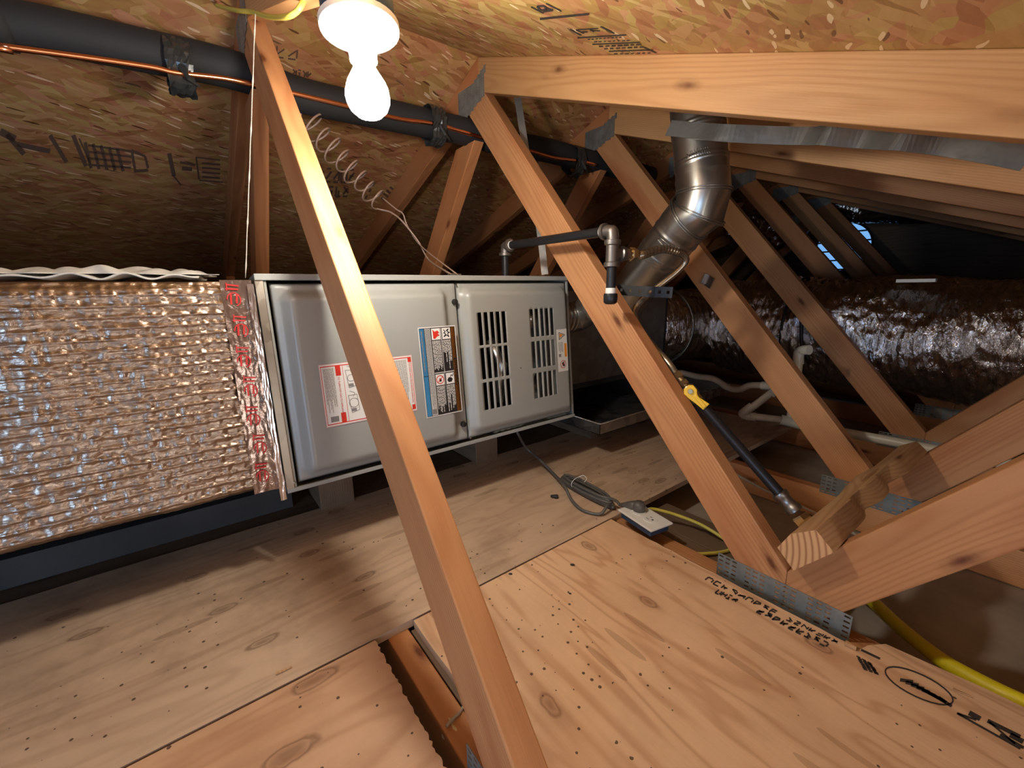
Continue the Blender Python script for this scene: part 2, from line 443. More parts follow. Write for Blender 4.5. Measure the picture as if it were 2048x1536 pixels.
# gable end wall with a round louvred vent
VC = Vector((-.085, Y1, .90)); VR = .205
gw = MB(); n = 48
ring = [Vector((VC.x+VR*math.cos(2*math.pi*k/n), Y1, VC.z+VR*math.sin(2*math.pi*k/n))) for k in range(n)]
outer = []
for k in range(n):
    a = 2*math.pi*k/n; d = Vector((math.cos(a), 0, math.sin(a)))
    t = 9.0
    for (px, pz, nx, nz) in ((0, -.12, 0, -1), (0, H0, TN, 1), (0, H0, -TF, 1), (XM, 0, 1, 0), (-3.5, 0, -1, 0)):
        den = d.x*nx+d.z*nz
        if den > 1e-6: t = min(t, ((px-VC.x)*nx+(pz-VC.z)*nz)/den)
    outer.append(Vector((VC.x, Y1, VC.z))+d*t)
vs = ring+outer+[p+Vector((0, .03, 0)) for p in ring]+[p+Vector((0, .03, 0)) for p in outer]
fs = []
for k in range(n):
    j = (k+1) % n
    fs += [(k, j, n+j, n+k), (2*n+k, 3*n+k, 3*n+j, 2*n+j), (k, 2*n+k, 2*n+j, j), (n+k, n+j, 3*n+j, 3*n+k)]
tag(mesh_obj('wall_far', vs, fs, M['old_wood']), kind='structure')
wv = empty('window_1', (VC.x, Y1, VC.z)); tag(wv, kind='structure')
m = MB(); m.tube([VC+Vector((VR*math.cos(2*math.pi*k/n), -.008, VR*math.sin(2*math.pi*k/n))) for k in range(n)], .008, 8, closed=True)
m.build('window_frame', M['black'], wv, True)
for i in range(-2, 4):
    z = VC.z + i*.079 - .03; hw = math.sqrt(max(0, VR*VR-(z-VC.z)**2))
    m = MB(); m.box((VC.x-hw, Y1-.004, z-.007), (VC.x+hw, Y1+.03, z+.004)); m.build('louver_blade', M['black'], wv)
# back walls behind the viewer, so the attic is closed
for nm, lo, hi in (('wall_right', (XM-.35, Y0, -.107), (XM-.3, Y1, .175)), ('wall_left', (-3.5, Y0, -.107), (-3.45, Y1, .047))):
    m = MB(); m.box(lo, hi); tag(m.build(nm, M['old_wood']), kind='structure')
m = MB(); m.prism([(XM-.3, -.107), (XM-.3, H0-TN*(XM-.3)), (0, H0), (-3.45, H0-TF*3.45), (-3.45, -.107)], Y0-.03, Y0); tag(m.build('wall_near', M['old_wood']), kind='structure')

# ---------------------------------------------------------------- lumber pieces
def plank(name, poly, y0, th, A, B, mat, parent=None, bw=.0025):
    """poly in world XZ; board local X runs A->B, local Z across, local Y = world Y"""
    A = Vector((A[0], y0, A[1])); B = Vector((B[0], y0, B[1])); x = (B-A).normalized(); y = Vector((0, 1, 0)); z = x.cross(y)
    MW = Matrix.Translation(A) @ Matrix((x, y, z)).transposed().to_4x4(); inv = MW.inverted()
    pl = [inv @ Vector((p[0], y0, p[1])) for p in poly]
    m = MB(); m.prism([(p.x, p.z) for p in pl], 0, th)
    o = m.build(name, mat, parent, mw=MW)
    if bw: bevel(o, bw, 2)
    return o
def beam(name, A, B, w, h, mat, parent=None, up=(0, 0, 1), bw=.0025):
    """box beam, centreline A->B, w across, h along up"""
    A = Vector(A); B = Vector(B); x = (B-A).normalized(); z = Vector(up); z = (z-x*z.dot(x)).normalized(); y = z.cross(x)
    MW = Matrix.Translation(A) @ Matrix((x, y, z)).transposed().to_4x4()
    m = MB(); m.box((0, -w/2, -h/2), ((B-A).length, w/2, h/2)); o = m.build(name, mat, parent, mw=MW)
    if bw: bevel(o, bw, 2)
    return o
def punched_plate(name, poly_test, x0, x1, z0, z1, y, parent, pitch=(.0125, .0066), slot=(.0070, .0026), M4=None, stag=True, mat=None):
    """thin steel sheet in the XZ plane with rows of punched slots; poly_test keeps cells"""
    mb = MB(); nx = max(1, int((x1-x0)/pitch[0])); nz = max(1, int((z1-z0)/pitch[1]))
    px = (x1-x0)/nx; pz = (z1-z0)/nz
    for i in range(nx):
        for j in range(nz):
            a = x0+i*px; c = z0+j*pz; cx = a+px/2; cz = c+pz/2
            if not poly_test(cx, cz): continue
            b = a+px; d = c+pz
            open_ = (i % 4 != 3)
            if open_:
                sx = slot[0]/2; sz = slot[1]/2; off = 0
                q = [(a, c), (b, c), (b, d), (a, d), (cx-sx, cz-sz), (cx+sx, cz-sz), (cx+sx, cz+sz), (cx-sx, cz+sz)]
                vs = [(p[0], y, p[1]) for p in q]
                mb.add(vs, [(0, 1, 5, 4), (1, 2, 6, 5), (2, 3, 7, 6), (3, 0, 4, 7)])
            else: mb.add([(a, y, c), (b, y, c), (b, y, d), (a, y, d)], [(0, 1, 2, 3)])
    o = mb.build(name, mat or M['plate'], parent)
    s = o.modifiers.new('t', 'SOLIDIFY'); s.thickness = .0010; s.offset = 0
    return o
def clip_poly(poly, a, b, c):
    """keep a*x+b*z<=c"""
    out = []
    for i in range(len(poly)):
        p = poly[i]; q = poly[(i+1) % len(poly)]
        fp = a*p[0]+b*p[1]-c; fq = a*q[0]+b*q[1]-c
        if fp <= 0: out.append(p)
        if fp*fq < 0:
            t = fp/(fp-fq); out.append((p[0]+(q[0]-p[0])*t, p[1]+(q[1]-p[1])*t))
    return out
CB = 1.178   # underside of the chords at the ridge
def truss(k, yf, label, mats, group='roof trusses'):
    t = empty('roof_truss', (0, yf, -.016), label, 'roof truss', group)
    th = .038
    mc, mw_ = mats
    DN = .0952/1.0
    # top chords
    plank('top_chord', [(0, CB), (0, H0), (XM, H0-TN*XM), (XM, CB-TN*XM)], yf, th, (0, CB), (XM, CB-TN*XM), mc, t)
    plank('top_chord', [(0, CB), (-3.4, CB-TF*3.4), (-3.4, H0-TF*3.4), (0, H0)], yf, th, (0, CB), (-3.4, CB-TF*3.4), M['lumber2'], t)
    plank('bottom_chord', [(-3.3, -.105), (XM-.36, -.105), (XM-.36, -.016), (-3.3, -.016)], yf, th, (-3.3, -.105), (3, -.105), mw_, t)
    # steep webs, ridge to bottom chord, mirrored
    web = [(.03, CB-TN*.03), (JB, JZ), (JB, -.016), (.937, -.016), (-.068, 1.139), (-.068, CB-TF*.068), (0, CB)]
    plank('web', web, yf, th, (.0, 1.14), (.955, .03), mw_, t)
    # the far one starts just behind the near one
    web2 = clip_poly([(-.07, 1.148), (-JB, JZ), (-JB, -.016), (-.93, -.016), (-.03, 1.055), (-.03, 1.09)], 0, 1, 1.052)
    plank('web', web2, yf, th, (-.03, 1.11), (-.95, .02), M['lumber2'], t)
    # outer webs, bottom chord joint up to the top chords
    dx, dz = .617, .787
    for sgn, tt in ((1, TN), (-1, TF)):
        if k == 1 and sgn == 1: continue   # left out at the crawl way, nothing of it shows
        px, pz = dz*.089, -dx*.089
        L = 1.2
        poly = [(JB, -.016), (JB, JZ), (JB+dx*L, JZ+dz*L), (JB+px+dx*L, JZ+pz+dz*L), (JB+.052, -.016)]
        poly = [(sgn*x, z) for x, z in poly]
        poly = clip_poly(poly, tt*sgn, 1, CB-.001)
        plank('web', poly, yf, th, (sgn*JB, .02), (sgn*(JB+dx*.9), .02+dz*.9), mw_, t)
    return t
def inside(poly):
    def f(x, z):
        c = False; n = len(poly)
        for i in range(n):
            x1, z1 = poly[i]; x2, z2 = poly[(i+1) % n]
            if (z1 > z) != (z2 > z) and x < (x2-x1)*(z-z1)/(z2-z1)+x1: c = not c
        return c
    return f
names = {0: 'roof truss behind the near web, mostly out of view on the left',
         1: 'nearest roof truss, its long web slanting in front of the furnace',
         2: 'roof truss with bright orange web crossing the furnace and wide chord along the ceiling',
         3: 'roof truss just behind the shiny bent flue pipe',
         4: 'roof truss whose web runs down over the foil duct beside the white drain pipe',
         5: 'roof truss between flue pipe and round vent, web foot hidden by the foil duct',
         6: 'dim roof truss left of the blue vent slats',
         7: 'dim roof truss crossing the middle of the round vent',
         8: 'farthest dark roof truss close to the gable vent'}
TY = {0: -.012, 1: .598}
for k in range(2, 9): TY[k] = k*S
tr = {}
for k in range(1, 8):
    mats = (M['rafter'], M['lumber']) if k in (1, 2, 3) else (M['lumber'], M['lumber2'] if k % 2 else M['lumber'])
    if k == 0: pass
    tr[k] = truss(k, TY[k], names[k], mats, 'roof trusses')
# nail plates
for k, t in tr.items():
    y = TY[k]-.0012
    pk = [(.034, 1.158), (.036, 1.238), (-.03, 1.210), (-.125, 1.212), (-.115, 1.112), (-.02, 1.145)]
    if k >= 1:
        punched_plate('nail_plate', inside(pk), -.14, .04, 1.09, 1.245, y, t, pitch=(.009, .0065), slot=(.0026, .0022) if k == 2 else (.003, .0024))
        punched_plate('nail_plate', lambda x, z: True, .862, 1.092, -.055 if k < 3 else -.022, .034, y, t, pitch=(.0128, .0095), slot=(.0088, .0036))
# ================================================================ plywood deck
def sheet(name, poly, z0, z1, axis, mat, label, jitter=None):
    """poly in world XY; grain along axis ('x' or 'y'); local X = grain"""
    x = Vector((1, 0, 0)) if axis == 'x' else Vector((0, 1, 0)); z = Vector((0, 0, 1)); y = z.cross(x)
    o0 = Vector((poly[0][0], poly[0][1], z0)); MW = Matrix.Translation(o0) @ Matrix((x, y, z)).transposed().to_4x4(); inv = MW.inverted()
    pl = [inv @ Vector((p[0], p[1], z0)) for p in poly]; n = len(pl); h = z1-z0
    vs = [(p.x, p.y, 0) for p in pl]+[(p.x, p.y, h) for p in pl]
    area2 = sum(pl[i].x*pl[(i+1) % n].y-pl[(i+1) % n].x*pl[i].y for i in range(n))
    fs = [tuple(range(n)), tuple(range(2*n-1, n-1, -1))]+[(i, i+n, (i+1) % n+n, (i+1) % n) for i in range(n)]
    if area2 > 0: fs = [tuple(reversed(f)) for f in fs]
    o = mesh_obj(name, vs, fs, mat, mw=MW)
    tag(o, label, 'plywood sheet', 'plywood deck sheets'); return o
def rough_edge(p, q, n, amp):
    out = []
    for i in range(1, n):
        t = i/n; out.append((p[0]+(q[0]-p[0])*t+random.uniform(-amp, amp)*abs(q[1]-p[1])/(abs(q[0]-p[0])+abs(q[1]-p[1])), p[1]+(q[1]-p[1])*t+random.uniform(-amp, amp)*abs(q[0]-p[0])/(abs(q[0]-p[0])+abs(q[1]-p[1]))))
    return out
T_ = .0155
pa = [(.599, .645), (.598, 1.193)] + rough_edge((.598, 1.193), (1.095, 1.193), 26, .0012) + [(1.095, 1.193), (1.11, 1.186), (1.118, 1.214), (1.135, 1.240), (1.25, 1.252), (2.3, 1.258), (2.3, .645)] + rough_edge((2.3, .645), (.599, .645), 40, .0012)
sheet('plywood_sheet', pa, -T_, 0, 'x', M['ply_a'], 'pale plywood sheet in the foreground with black stamps along its far edge')
pb = [(.07, -1.6)] + rough_edge((.07, -1.6), (.05, 2.33), 40, .003) + [(.05, 2.33), (.594, 2.36), (.594, -1.6)]
sheet('plywood_sheet', pb, -T_, 0, 'y', M['ply_b'], 'stained brown plywood sheet lying in front of the furnace and foil wrapped duct')
pc = [(.599, -1.4), (.599, .574)] + rough_edge((.599, .574), (.95, .572), 70, .0022) + [(.95, .572), (2.3, .572), (2.3, -1.4)]
sheet('plywood_sheet', pc, -T_, 0, 'y', M['ply_c'], 'knotty orange plywood sheet at the lower left with a chewed right edge')
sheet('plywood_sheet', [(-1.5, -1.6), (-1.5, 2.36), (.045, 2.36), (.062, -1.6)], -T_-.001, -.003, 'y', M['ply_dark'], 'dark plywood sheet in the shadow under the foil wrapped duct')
# rigid foam strip on edge under the duct
m = MB(); m.box((-.03, -1.6, -.002), (.0, .56, .062)); o = m.build('insulation_board', M['dark_board']); tag(o, 'dark insulation board standing on edge under the foil wrapped duct', 'insulation board')
# strip of old wood beside the truss chord in the slot
m = MB(); m.box((0, 0, 0), (.36, .012, .03)); o = m.build('wood_strip', M['old_wood'], mw=Matrix.Translation((.602, .6405-.004+.001, -.045))); bevel(o, .001)
tag(o, 'thin greyish wood strip in the slot beside the slanting near web', 'wood strip')
# plank below deck level beyond the sheet
m = MB()
for i in range(3): m.box((0, i*.062, 0), (.42, i*.062+.058, .016))
o = m.build('grooved_board', M['old_wood'], mw=Matrix.Translation((.60, 1.262, -.055))); bevel(o, .0015)
tag(o, 'dusty grooved board below the deck behind the outlet', 'board')
# ---------------------------------------------------------------- ink stamps
def strokes(name, parent, mat, plane, segs, eps=.0006):
    """segs: (u0,v0,u1,v1,halfwidth_px) laid as flat ink on a plane"""
    p0, n = plane; p0 = Vector(p0); n = Vector(n).normalized(); mb = MB()
    if n.dot(CAM-p0) < 0: n = -n
    for (u0, v0, u1, v1, w) in segs:
        d = Vector((u1-u0, v1-v0)); L = d.length
        if L < 1e-6: continue
        q = Vector((-d.y, d.x))/L*w
        pts = [(u0+q.x, v0+q.y), (u1+q.x, v1+q.y), (u1-q.x, v1-q.y), (u0-q.x, v0-q.y)]
        vs = [atp(a, b, p0, n)+n*eps for a, b in pts]
        mb.add(vs, [(0, 1, 2, 3)])
    return mb.build(name, mat, parent)
def text_mesh(txt, size, MWt, extrude=0.0):
    cu = bpy.data.curves.new('t', 'FONT'); cu.body = txt; cu.size = size; cu.extrude = extrude; cu.align_x = 'LEFT'
    to = bpy.data.objects.new('t', cu); COL.objects.link(to)
    dg = bpy.context.evaluated_depsgraph_get(); me = bpy.data.meshes.new_from_object(to.evaluated_get(dg))
    vs = [MWt @ v.co for v in me.vertices]; fs = [tuple(p.vertices) for p in me.polygons]
    bpy.data.objects.remove(to); bpy.data.curves.remove(cu); bpy.data.meshes.remove(me)
    return vs, fs
# floor stamps on the pale sheet (dashes stand for print that cannot be read)
FP = ((0, 0, 0), (0, 0, 1)); sheets = [o for o in COL.objects if o.name.startswith('plywood_sheet')]
pale = sheets[0]
def dash_row(u0, v0, u1, v1, n, w, fill=.62, jit=.25):
    out = []
    for i in range(n):
        a = (i+random.uniform(0, jit)*.5)/n; b = (i+fill+random.uniform(-jit, jit)*.4)/n
        out.append((u0+(u1-u0)*a, v0+(v1-v0)*a, u0+(u1-u0)*b, v0+(v1-v0)*b, w*random.uniform(.7, 1.1)))
    return out
def glyph_row(u0, v0, u1, v1, n, h, sw, up):
    """row of blocky letter shapes along a base line; up = pixel vector of letter height"""
    out = []; bx = Vector((u1-u0, v1-v0))/n; U = Vector(up)*h
    # the print is worn past reading: only loose strokes of the letters are left
    segs = [(0, 0, 0, 1), (1, .1, 1, .9), (0, 1, .8, 1), (0, 0, .9, 0), (.1, .5, .8, .55), (.5, 0, .5, .6), (0, 1, 1, .3), (0, .2, .9, .8)]
    for i in range(n):
        o_ = Vector((u0, v0))+bx*i; w = bx*.7
        for (x0, y0, x1, y1) in random.sample(segs, 3):
            p = o_+w*x0+U*y0; q = o_+w*x1+U*y1; out.append((p.x, p.y, q.x, q.y, sw))
    return out
sg = glyph_row(1410, 1160, 1554, 1232, 9, 9, 1.4, (.80, -.60)) + glyph_row(1430, 1186, 1472, 1206, 4, 10, 1.5, (.80, -.60)) \
   + glyph_row(1512, 1224, 1655, 1296, 9, 10, 1.7, (.80, -.60)) + glyph_row(1572, 1240, 1676, 1290, 7, 8, 1.3, (.80, -.60))
strokes('ink_stamp', pale, M['ink'], FP, sg)
sg = []
for i in range(9):
    a = i/8; sg += dash_row(1712+14*a, 1312+26*a, 1745+14*a, 1330+20*a, 3, 1.7, .8)
sg += [(1722, 1300, 1760, 1318, 2.2)]
c = Vector((1838, 1372)); A_ = Vector((66, 34)); B_ = Vector((16, -17))
pts = [c+A_*math.cos(2*math.pi*k/26)+B_*math.sin(2*math.pi*k/26) for k in range(27)]
for p, q in zip(pts, pts[1:]): sg.append((p.x, p.y, q.x, q.y, 1.5))
for i in range(8): sg.append((1800+i*11, 1360+i*5, 1826+i*11, 1364+i*7, 3.2))
sg += [(1914, 1427, 1952, 1440, 2), (1938, 1426, 1960, 1438, 5), (1914, 1427, 2040, 1498, 2), (1975, 1442, 2040, 1474, 4), (1978, 1444, 2030, 1488, 2), (2000, 1470, 2047, 1496, 3), (2020, 1470, 2046, 1484, 5)]
strokes('ink_stamp', pale, M['ink'], FP, sg)
# near roof stamp
RN = ((0, 0, H0), (TN, 0, 1)); RF = ((0, 0, H0), (-TF, 0, 1))
sg = [(1062, 13, 1087, 26, 1.2), (1092, 6, 1123, 22, 1.2), (1080, 37, 1178, 27, 2.3),
      (1074, 12, 1088, 11, 2), (1074, 12, 1081, 20, 2), (1081, 20, 1094, 18, 2), (1094, 18, 1088, 11, 2), (1086, 22, 1106, 19, 2.4), (1092, 16, 1104, 20, 2.4),
      (1140, 58, 1162, 70, 1.2), (1201, 52, 1228, 66, 1.4), (1152, 59, 1196, 56, 1.2), (1155, 75, 1252, 69, 1.4), (1163, 63, 1175, 63, 1.5), (1180, 60, 1200, 61, 1.2), (1152, 59, 1168, 66, 1.2), (1180, 57, 1188, 63, 1.2),
      (1185, 88, 1280, 84, 1.2), (1218, 102, 1306, 99, 1.3), (1288, 94, 1312, 105, 1.2)]
sg += dash_row(1175, 78, 1246, 73, 9, 1.2) + dash_row(1188, 83, 1262, 80, 8, 1.0) + dash_row(1198, 92, 1284, 88, 7, 1.8, .75) + dash_row(1208, 97, 1290, 93, 7, 1.5, .7) + dash_row(1228, 107, 1306, 105, 7, 1.2)
strokes('ink_stamp', near, M['ink'], RN, sg, .0008)
# far roof stamps
sg = [(0, 262, 30, 278, 7), (14, 268, 48, 308, 5), (34, 288, 100, 302, 5), (100, 270, 133, 324, 4), (146, 270, 172, 332, 4), (158, 276, 182, 330, 1.5),
      (262, 300, 290, 312, 2.5), (290, 312, 296, 336, 2.5), (268, 342, 296, 340, 3), (264, 304, 270, 340, 2.5), (338, 306, 348, 352, 4), (346, 350, 362, 370, 1.5),
      (360, 324, 390, 330, 2), (364, 336, 384, 338, 4), (392, 314, 398, 358, 1.6), (392, 314, 440, 320, 1.2), (398, 360, 446, 364, 1.2)]
for i in range(5): sg += [(170+i*16, 284+i*3.2, 182+i*16, 336+i*1.5, 3)]
for i in range(4): sg += [(176, 290+i*13, 262, 302+i*11, 2.2)]
for i in range(4): sg += [(404, 326+i*9, 440, 329+i*9, 1.8)]
strokes('ink_stamp', farr, M['ink_far'], RF, sg, .0008)
sg = glyph_row(636, 362, 712, 366, 5, 26, 2, (.1, -1)) + glyph_row(642, 394, 700, 392, 4, 20, 2, (.1, -1)) + dash_row(730, 398, 752, 360, 3, 2) + dash_row(764, 400, 788, 372, 4, 6, .6)
strokes('ink_stamp', farr, M['ink_far'], RF, sg, .0008)
sg = glyph_row(528, 110, 600, 120, 3, 22, 1.6, (.1, -1)) + glyph_row(585, 150, 625, 156, 4, 12, 1.4, (.1, -1))
strokes('ink_stamp', farr, M['ink_far'], RF, sg, .0008)

# ================================================================ furnace
O_F = Vector((.2, .525, .13)); UPF = Vector((-.045, 0, .49)).normalized(); EY = Vector((0, 1, 0)); NF = EY.cross(UPF)
# local: x = along the ridge (u), y = up (v), z = out (w)
MF = Matrix.Translation(O_F) @ Matrix((EY, UPF, NF)).transposed().to_4x4()
FL, FH, FD = .935, .493, .60
furnace = bpy.data.objects.new('gas_furnace', None); COL.objects.link(furnace); furnace.matrix_basis = MF; furnace.empty_display_size = .05
tag(furnace, 'long grey metal furnace lying on its side with slotted right door and warning stickers', 'furnace')
def fbuild(mb, name, mats, parent=furnace, **k): return mb.build(name, mats, parent, mw=MF, **k)
m = MB(); t = .004
m.box((0, FH-t, -FD), (FL, FH, .006)); m.box((0, 0, -FD), (FL, t, .004)); m.box((0, 0, -FD), (t, FH, .0)); m.box((FL-t, 0, -FD), (FL, FH, .0)); m.box((0, 0, -FD-t), (FL, FH, -FD))
# returned front flanges
m.box((0, FH-.014, .002), (FL, FH, .008)); m.box((0, 0, -.001), (FL, .010, .006)); m.box((0, .01, -.004), (.022, FH-.014, .002)); m.box((FL-.008, .01, -.004), (FL, FH-.014, .002))
o = fbuild(m, 'cabinet', M['paint']); bevel(o, .0012, 2)
m = MB(); m.box((-.001, .006, -.001), (.017, FH-.012, .0045)); o = fbuild(m, 'corner_post', M['steel_frame']); bevel(o, .0015); o['label'] = 'bare galvanized corner post'
def sdf_rr(x, y, x0, x1, y0, y1, r):
    cx, cy = (x0+x1)/2, (y0+y1)/2; qx = abs(x-cx)-(x1-x0)/2+r; qy = abs(y-cy)-(y1-y0)/2+r
    return math.hypot(max(qx, 0), max(qy, 0))+min(max(qx, qy), 0)-r
def sstep(t): t = max(0, min(1, t)); return t*t*(3-2*t)
def door(x0, x1, y0, y1, ix0, ix1, iy0, iy1, slots, step=.006, bev=.028, hgt=.026, corner=.03):
    xs = set(np.round(np.arange(x0, x1, step), 5)) | {x1}; ys = set(np.round(np.arange(y0, y1, step), 5)) | {y1}
    for a, b, c, d in slots: 
        xs |= {a, b}; ys |= {c, d}
    def clean(s, keep):
        s = sorted(s); out = [s[0]]
        for v in s[1:]:
            if v-out[-1] < .0016:
                if v in keep and out[-1] not in keep: out[-1] = v
                continue
            out.append(v)
        return out
    kx = {x1} | {s[0] for s in slots} | {s[1] for s in slots}; ky = {y1} | {s[2] for s in slots} | {s[3] for s in slots}
    xs = clean(xs, kx); ys = clean(ys, ky); nx, ny = len(xs), len(ys); vs = []
    for y in ys:
        for x in xs:
            d = -sdf_rr(x, y, ix0, ix1, iy0, iy1, corner)
            # inner field slightly crowned
            h = hgt*sstep(d/bev)
            e = -sdf_rr(x, y, x0, x1, y0, y1, .008)
            h += -.006*(1-sstep(e/.006))
            vs.append((x, y, -.001+h))
    fs = []
    for j in range(ny-1):
        for i in range(nx-1):
            cx = (xs[i]+xs[i+1])/2; cy = (ys[j]+ys[j+1])/2
            if any(a < cx < b and c < cy < d for a, b, c, d in slots): continue
            fs.append((j*nx+i, j*nx+i+1, (j+1)*nx+i+1, (j+1)*nx+i))
    return vs, fs
vs, fs = door(.027, .4935, .017, .474, .036, .462, .024, .462, [])
d1 = mesh_obj('door', vs, fs, M['paint'], furnace, MF, True); d1['label'] = 'plain embossed left door'
s = d1.modifiers.new('t', 'SOLIDIFY'); s.thickness = .0012; s.offset = -1
slots = []
for (u0, rows) in ((.545, ((.291, .386), (.190, .287-.004), (.097, .180))), (.742, ((.300, .388), (.199, .285), (.099, .182)))):
    for (a, b) in rows:
        for i in range(5): slots.append((round(u0+i*.0216, 5), round(u0+i*.0216+.0128, 5), a, b))
vs, fs = door(.4955, .926, .017, .474, .500, .922, .024, .462, slots, .006, .024, .022, .03)
d2 = mesh_obj('door', vs, fs, M['paint'], furnace, MF, True); d2['label'] = 'slotted right door'
s = d2.modifiers.new('t', 'SOLIDIFY'); s.thickness = .0014; s.offset = -1
# burner compartment behind the slots
m = MB(); m.box((.497, .012, -.30), (.501, FH-.01, -.012)); m.box((.501, .012, -.30), (.925, FH-.01, -.29)); fbuild(m, 'burner_compartment', M['black'])
m = MB()
m.tube([(.64, .10, -.05), (.66, .22, -.04), (.63, .30, -.06)], .02, 12); m.tube([(.73, .13, -.05), (.80, .12, -.05), (.84, .16, -.06)], .018, 12)
m.lathe([(0, 0), (.03, 0), (.035, .03), (0, .035)], MF.inverted() @ MF @ frame_to((.80, .36, -.06), (0, 0, 1)), 16)
mm = MB(); mm.v = [MF @ v for v in m.v]; mm.f = m.f; mm.m = m.m
gm = mesh_obj('burner_tube', [v for v in m.v], m.f, M['galv'], furnace, MF, True)
def knob(u, v, w, r, h, name, mat):
    m = MB(); m.lathe([(r*.9, 0), (r, h*.3), (r*.85, h*.9), (r*.5, h), (0, h)], frame_to((u, v, w), (0, 0, 1)), 20); return fbuild(m, name, mat, smooth=True, split=50)
knob(.4825, .420, .000, .0085, .012, 'door_knob', M['black']); knob(.4755, .066, .000, .0085, .012, 'door_knob', M['black'])
knob(.492, .468, .002, .003, .004, 'screw', M['galv_dark']); knob(.496, .020, .002, .003, .004, 'screw', M['galv_dark']); knob(.017, .022, .004, .003, .003, 'screw', M['galv_dark']); knob(.69, .207, .021, .002, .0015, 'screw', M['galv_dark'])
# knob pocket
# ---- stickers: one mesh each with its printing
SM = [M['label_white'], M['red'], M['orange'], M['lblue'], M['lblack'], M['lgrey'], M['pink']]
class Sticker:
    def __init__(s, u0, v0, u1, v1, w): s.m = MB(); s.o = (u0, v0, w); s.W = u1-u0; s.H = v1-v0
    def P(s, x, y, k): return (s.o[0]+x*s.W, s.o[1]+y*s.H, s.o[2]+.0002*k)
    def rect(s, x0, y0, x1, y1, mi, k=1): s.m.add([s.P(x0, y0, k), s.P(x1, y0, k), s.P(x1, y1, k), s.P(x0, y1, k)], [(0, 1, 2, 3)], mi)
    def poly(s, pts, mi, k=2): s.m.add([s.P(x, y, k) for x, y in pts], [tuple(range(len(pts)))], mi)
    def line(s, pts, w, mi, k=2):
        for (a, b), (c, d) in zip(pts, pts[1:]):
            p = Vector((a*s.W, b*s.H)); q = Vector((c*s.W, d*s.H)); e = (q-p)
            if e.length < 1e-9: continue
            n = Vector((-e.y, e.x)).normalized()*w; 
            s.m.add([(s.o[0]+r.x, s.o[1]+r.y, s.o[2]+.0002*k) for r in (p+n, p-n, q-n, q+n)], [(0, 1, 2, 3)], mi)
    def ring(s, cx, cy, r, w, mi, k=2):
        pts = [(cx+r*math.cos(a)/s.W, cy+r*math.sin(a)/s.H) for a in [2*math.pi*i/24 for i in range(25)]]; s.line(pts, w, mi, k)
    def vtext(s, txt, x, y, size, mi, k=3, sx=1.0):
        """reads downwards, letter tops to the right"""
        px, py, pz = s.P(x, y, k); T = Matrix.Translation((px, py, pz)) @ Matrix.Rotation(-math.pi/2, 4, 'Z') @ Matrix.Diagonal((sx, 1, 1, 1))
        vs, fs = text_mesh(txt, size, T); s.m.add(vs, fs, mi)
    def vbars(s, x0, x1, y0, y1, n, mi, k=2, duty=.45, rag=.25):
        for i in range(n):
            a = x0+(x1-x0)*i/n; b = a+(x1-x0)/n*duty; lo = y0+random.uniform(0, rag)*(y1-y0); y = y1
            while y > lo:
                h = random.uniform(.03, .10)*(.5 if s.H > .2 else 1); s.rect(a, max(lo, y-h), b, y, mi, k); y -= h+.006
    def build(s, parent, name='sticker', label=None):
        o = mesh_obj(name, s.m.v, s.m.f, SM, parent, MF, fmat=s.m.m)
        if label: o['label'] = label
        return o
DW = .0262
# warning sticker
w = Sticker(.352, .111, .464, .355, DW); w.rect(0, 0, 1, 1, 0, 0); w.rect(.02, .01, .98, .99, 4, 1)
w.rect(.03, .015, .145, .985, 3); w.rect(.16, .015, .315, .985, 0); w.rect(.86, .015, .97, .985, 2); w.rect(.03, .462, .145, .468, 4, 3)
w.vbars(.175, .30, .05, .97, 5, 5, 3, .4, .3); w.rect(.17, .03, .29, .085, 5, 3)
w.rect(.585, .02, .605, .98, 0); w.rect(.325, .48, .86, .492, 0)
for (x0, y0) in ((.335, .855), (.335, .345)): w.rect(x0, y0, x0+.235, y0+.125, 0, 2)
for (x0, y0) in ((.62, .855), (.62, .345)): w.rect(x0, y0, x0+.225, y0+.125, 0, 2)
w.vbars(.34, .575, .50, .845, 8, 0, 2, .5, .25); w.vbars(.62, .85, .50, .845, 7, 0, 2, .5, .75)
w.vbars(.34, .575, .03, .335, 8, 0, 2, .5, .35); w.vbars(.62, .85, .03, .335, 7, 0, 2, .5, .8)
w.poly([(.37, .97), (.42, .945), (.50, .955), (.545, .93), (.50, .92), (.55, .90), (.48, .89), (.42, .865), (.375, .87)], 1, 4)
w.line([(.66, .96), (.71, .935), (.66, .925), (.72, .91), (.66, .88), (.74, .90), (.80, .875), (.77, .915), (.83, .925), (.76, .935), (.80, .965), (.73, .945)], .0012, 4, 4)
w.ring(.452, .408, .011, .0011, 1, 4); w.line([(.38, .38), (.52, .435)], .0009, 1, 4); w.rect(.43, .385, .49, .42, 4, 3)
w.poly([(.645, .39), (.69, .42), (.76, .415), (.80, .395), (.76, .365), (.68, .365)], 4, 4); w.line([(.74, .42), (.76, .445), (.80, .43), (.83, .46)], .001, 4, 4)
w.vtext('WARNING', .905-.03, .60, .0135, 4, 4, 1.05); w.poly([(.875, .605), (.955, .622), (.875, .64)], 4, 4)
w.vbars(.06, .12, .5, .96, 1, 5, 3, .5, .1)
w.build(d1, 'sticker', 'blue and orange warning sticker with pictograms')
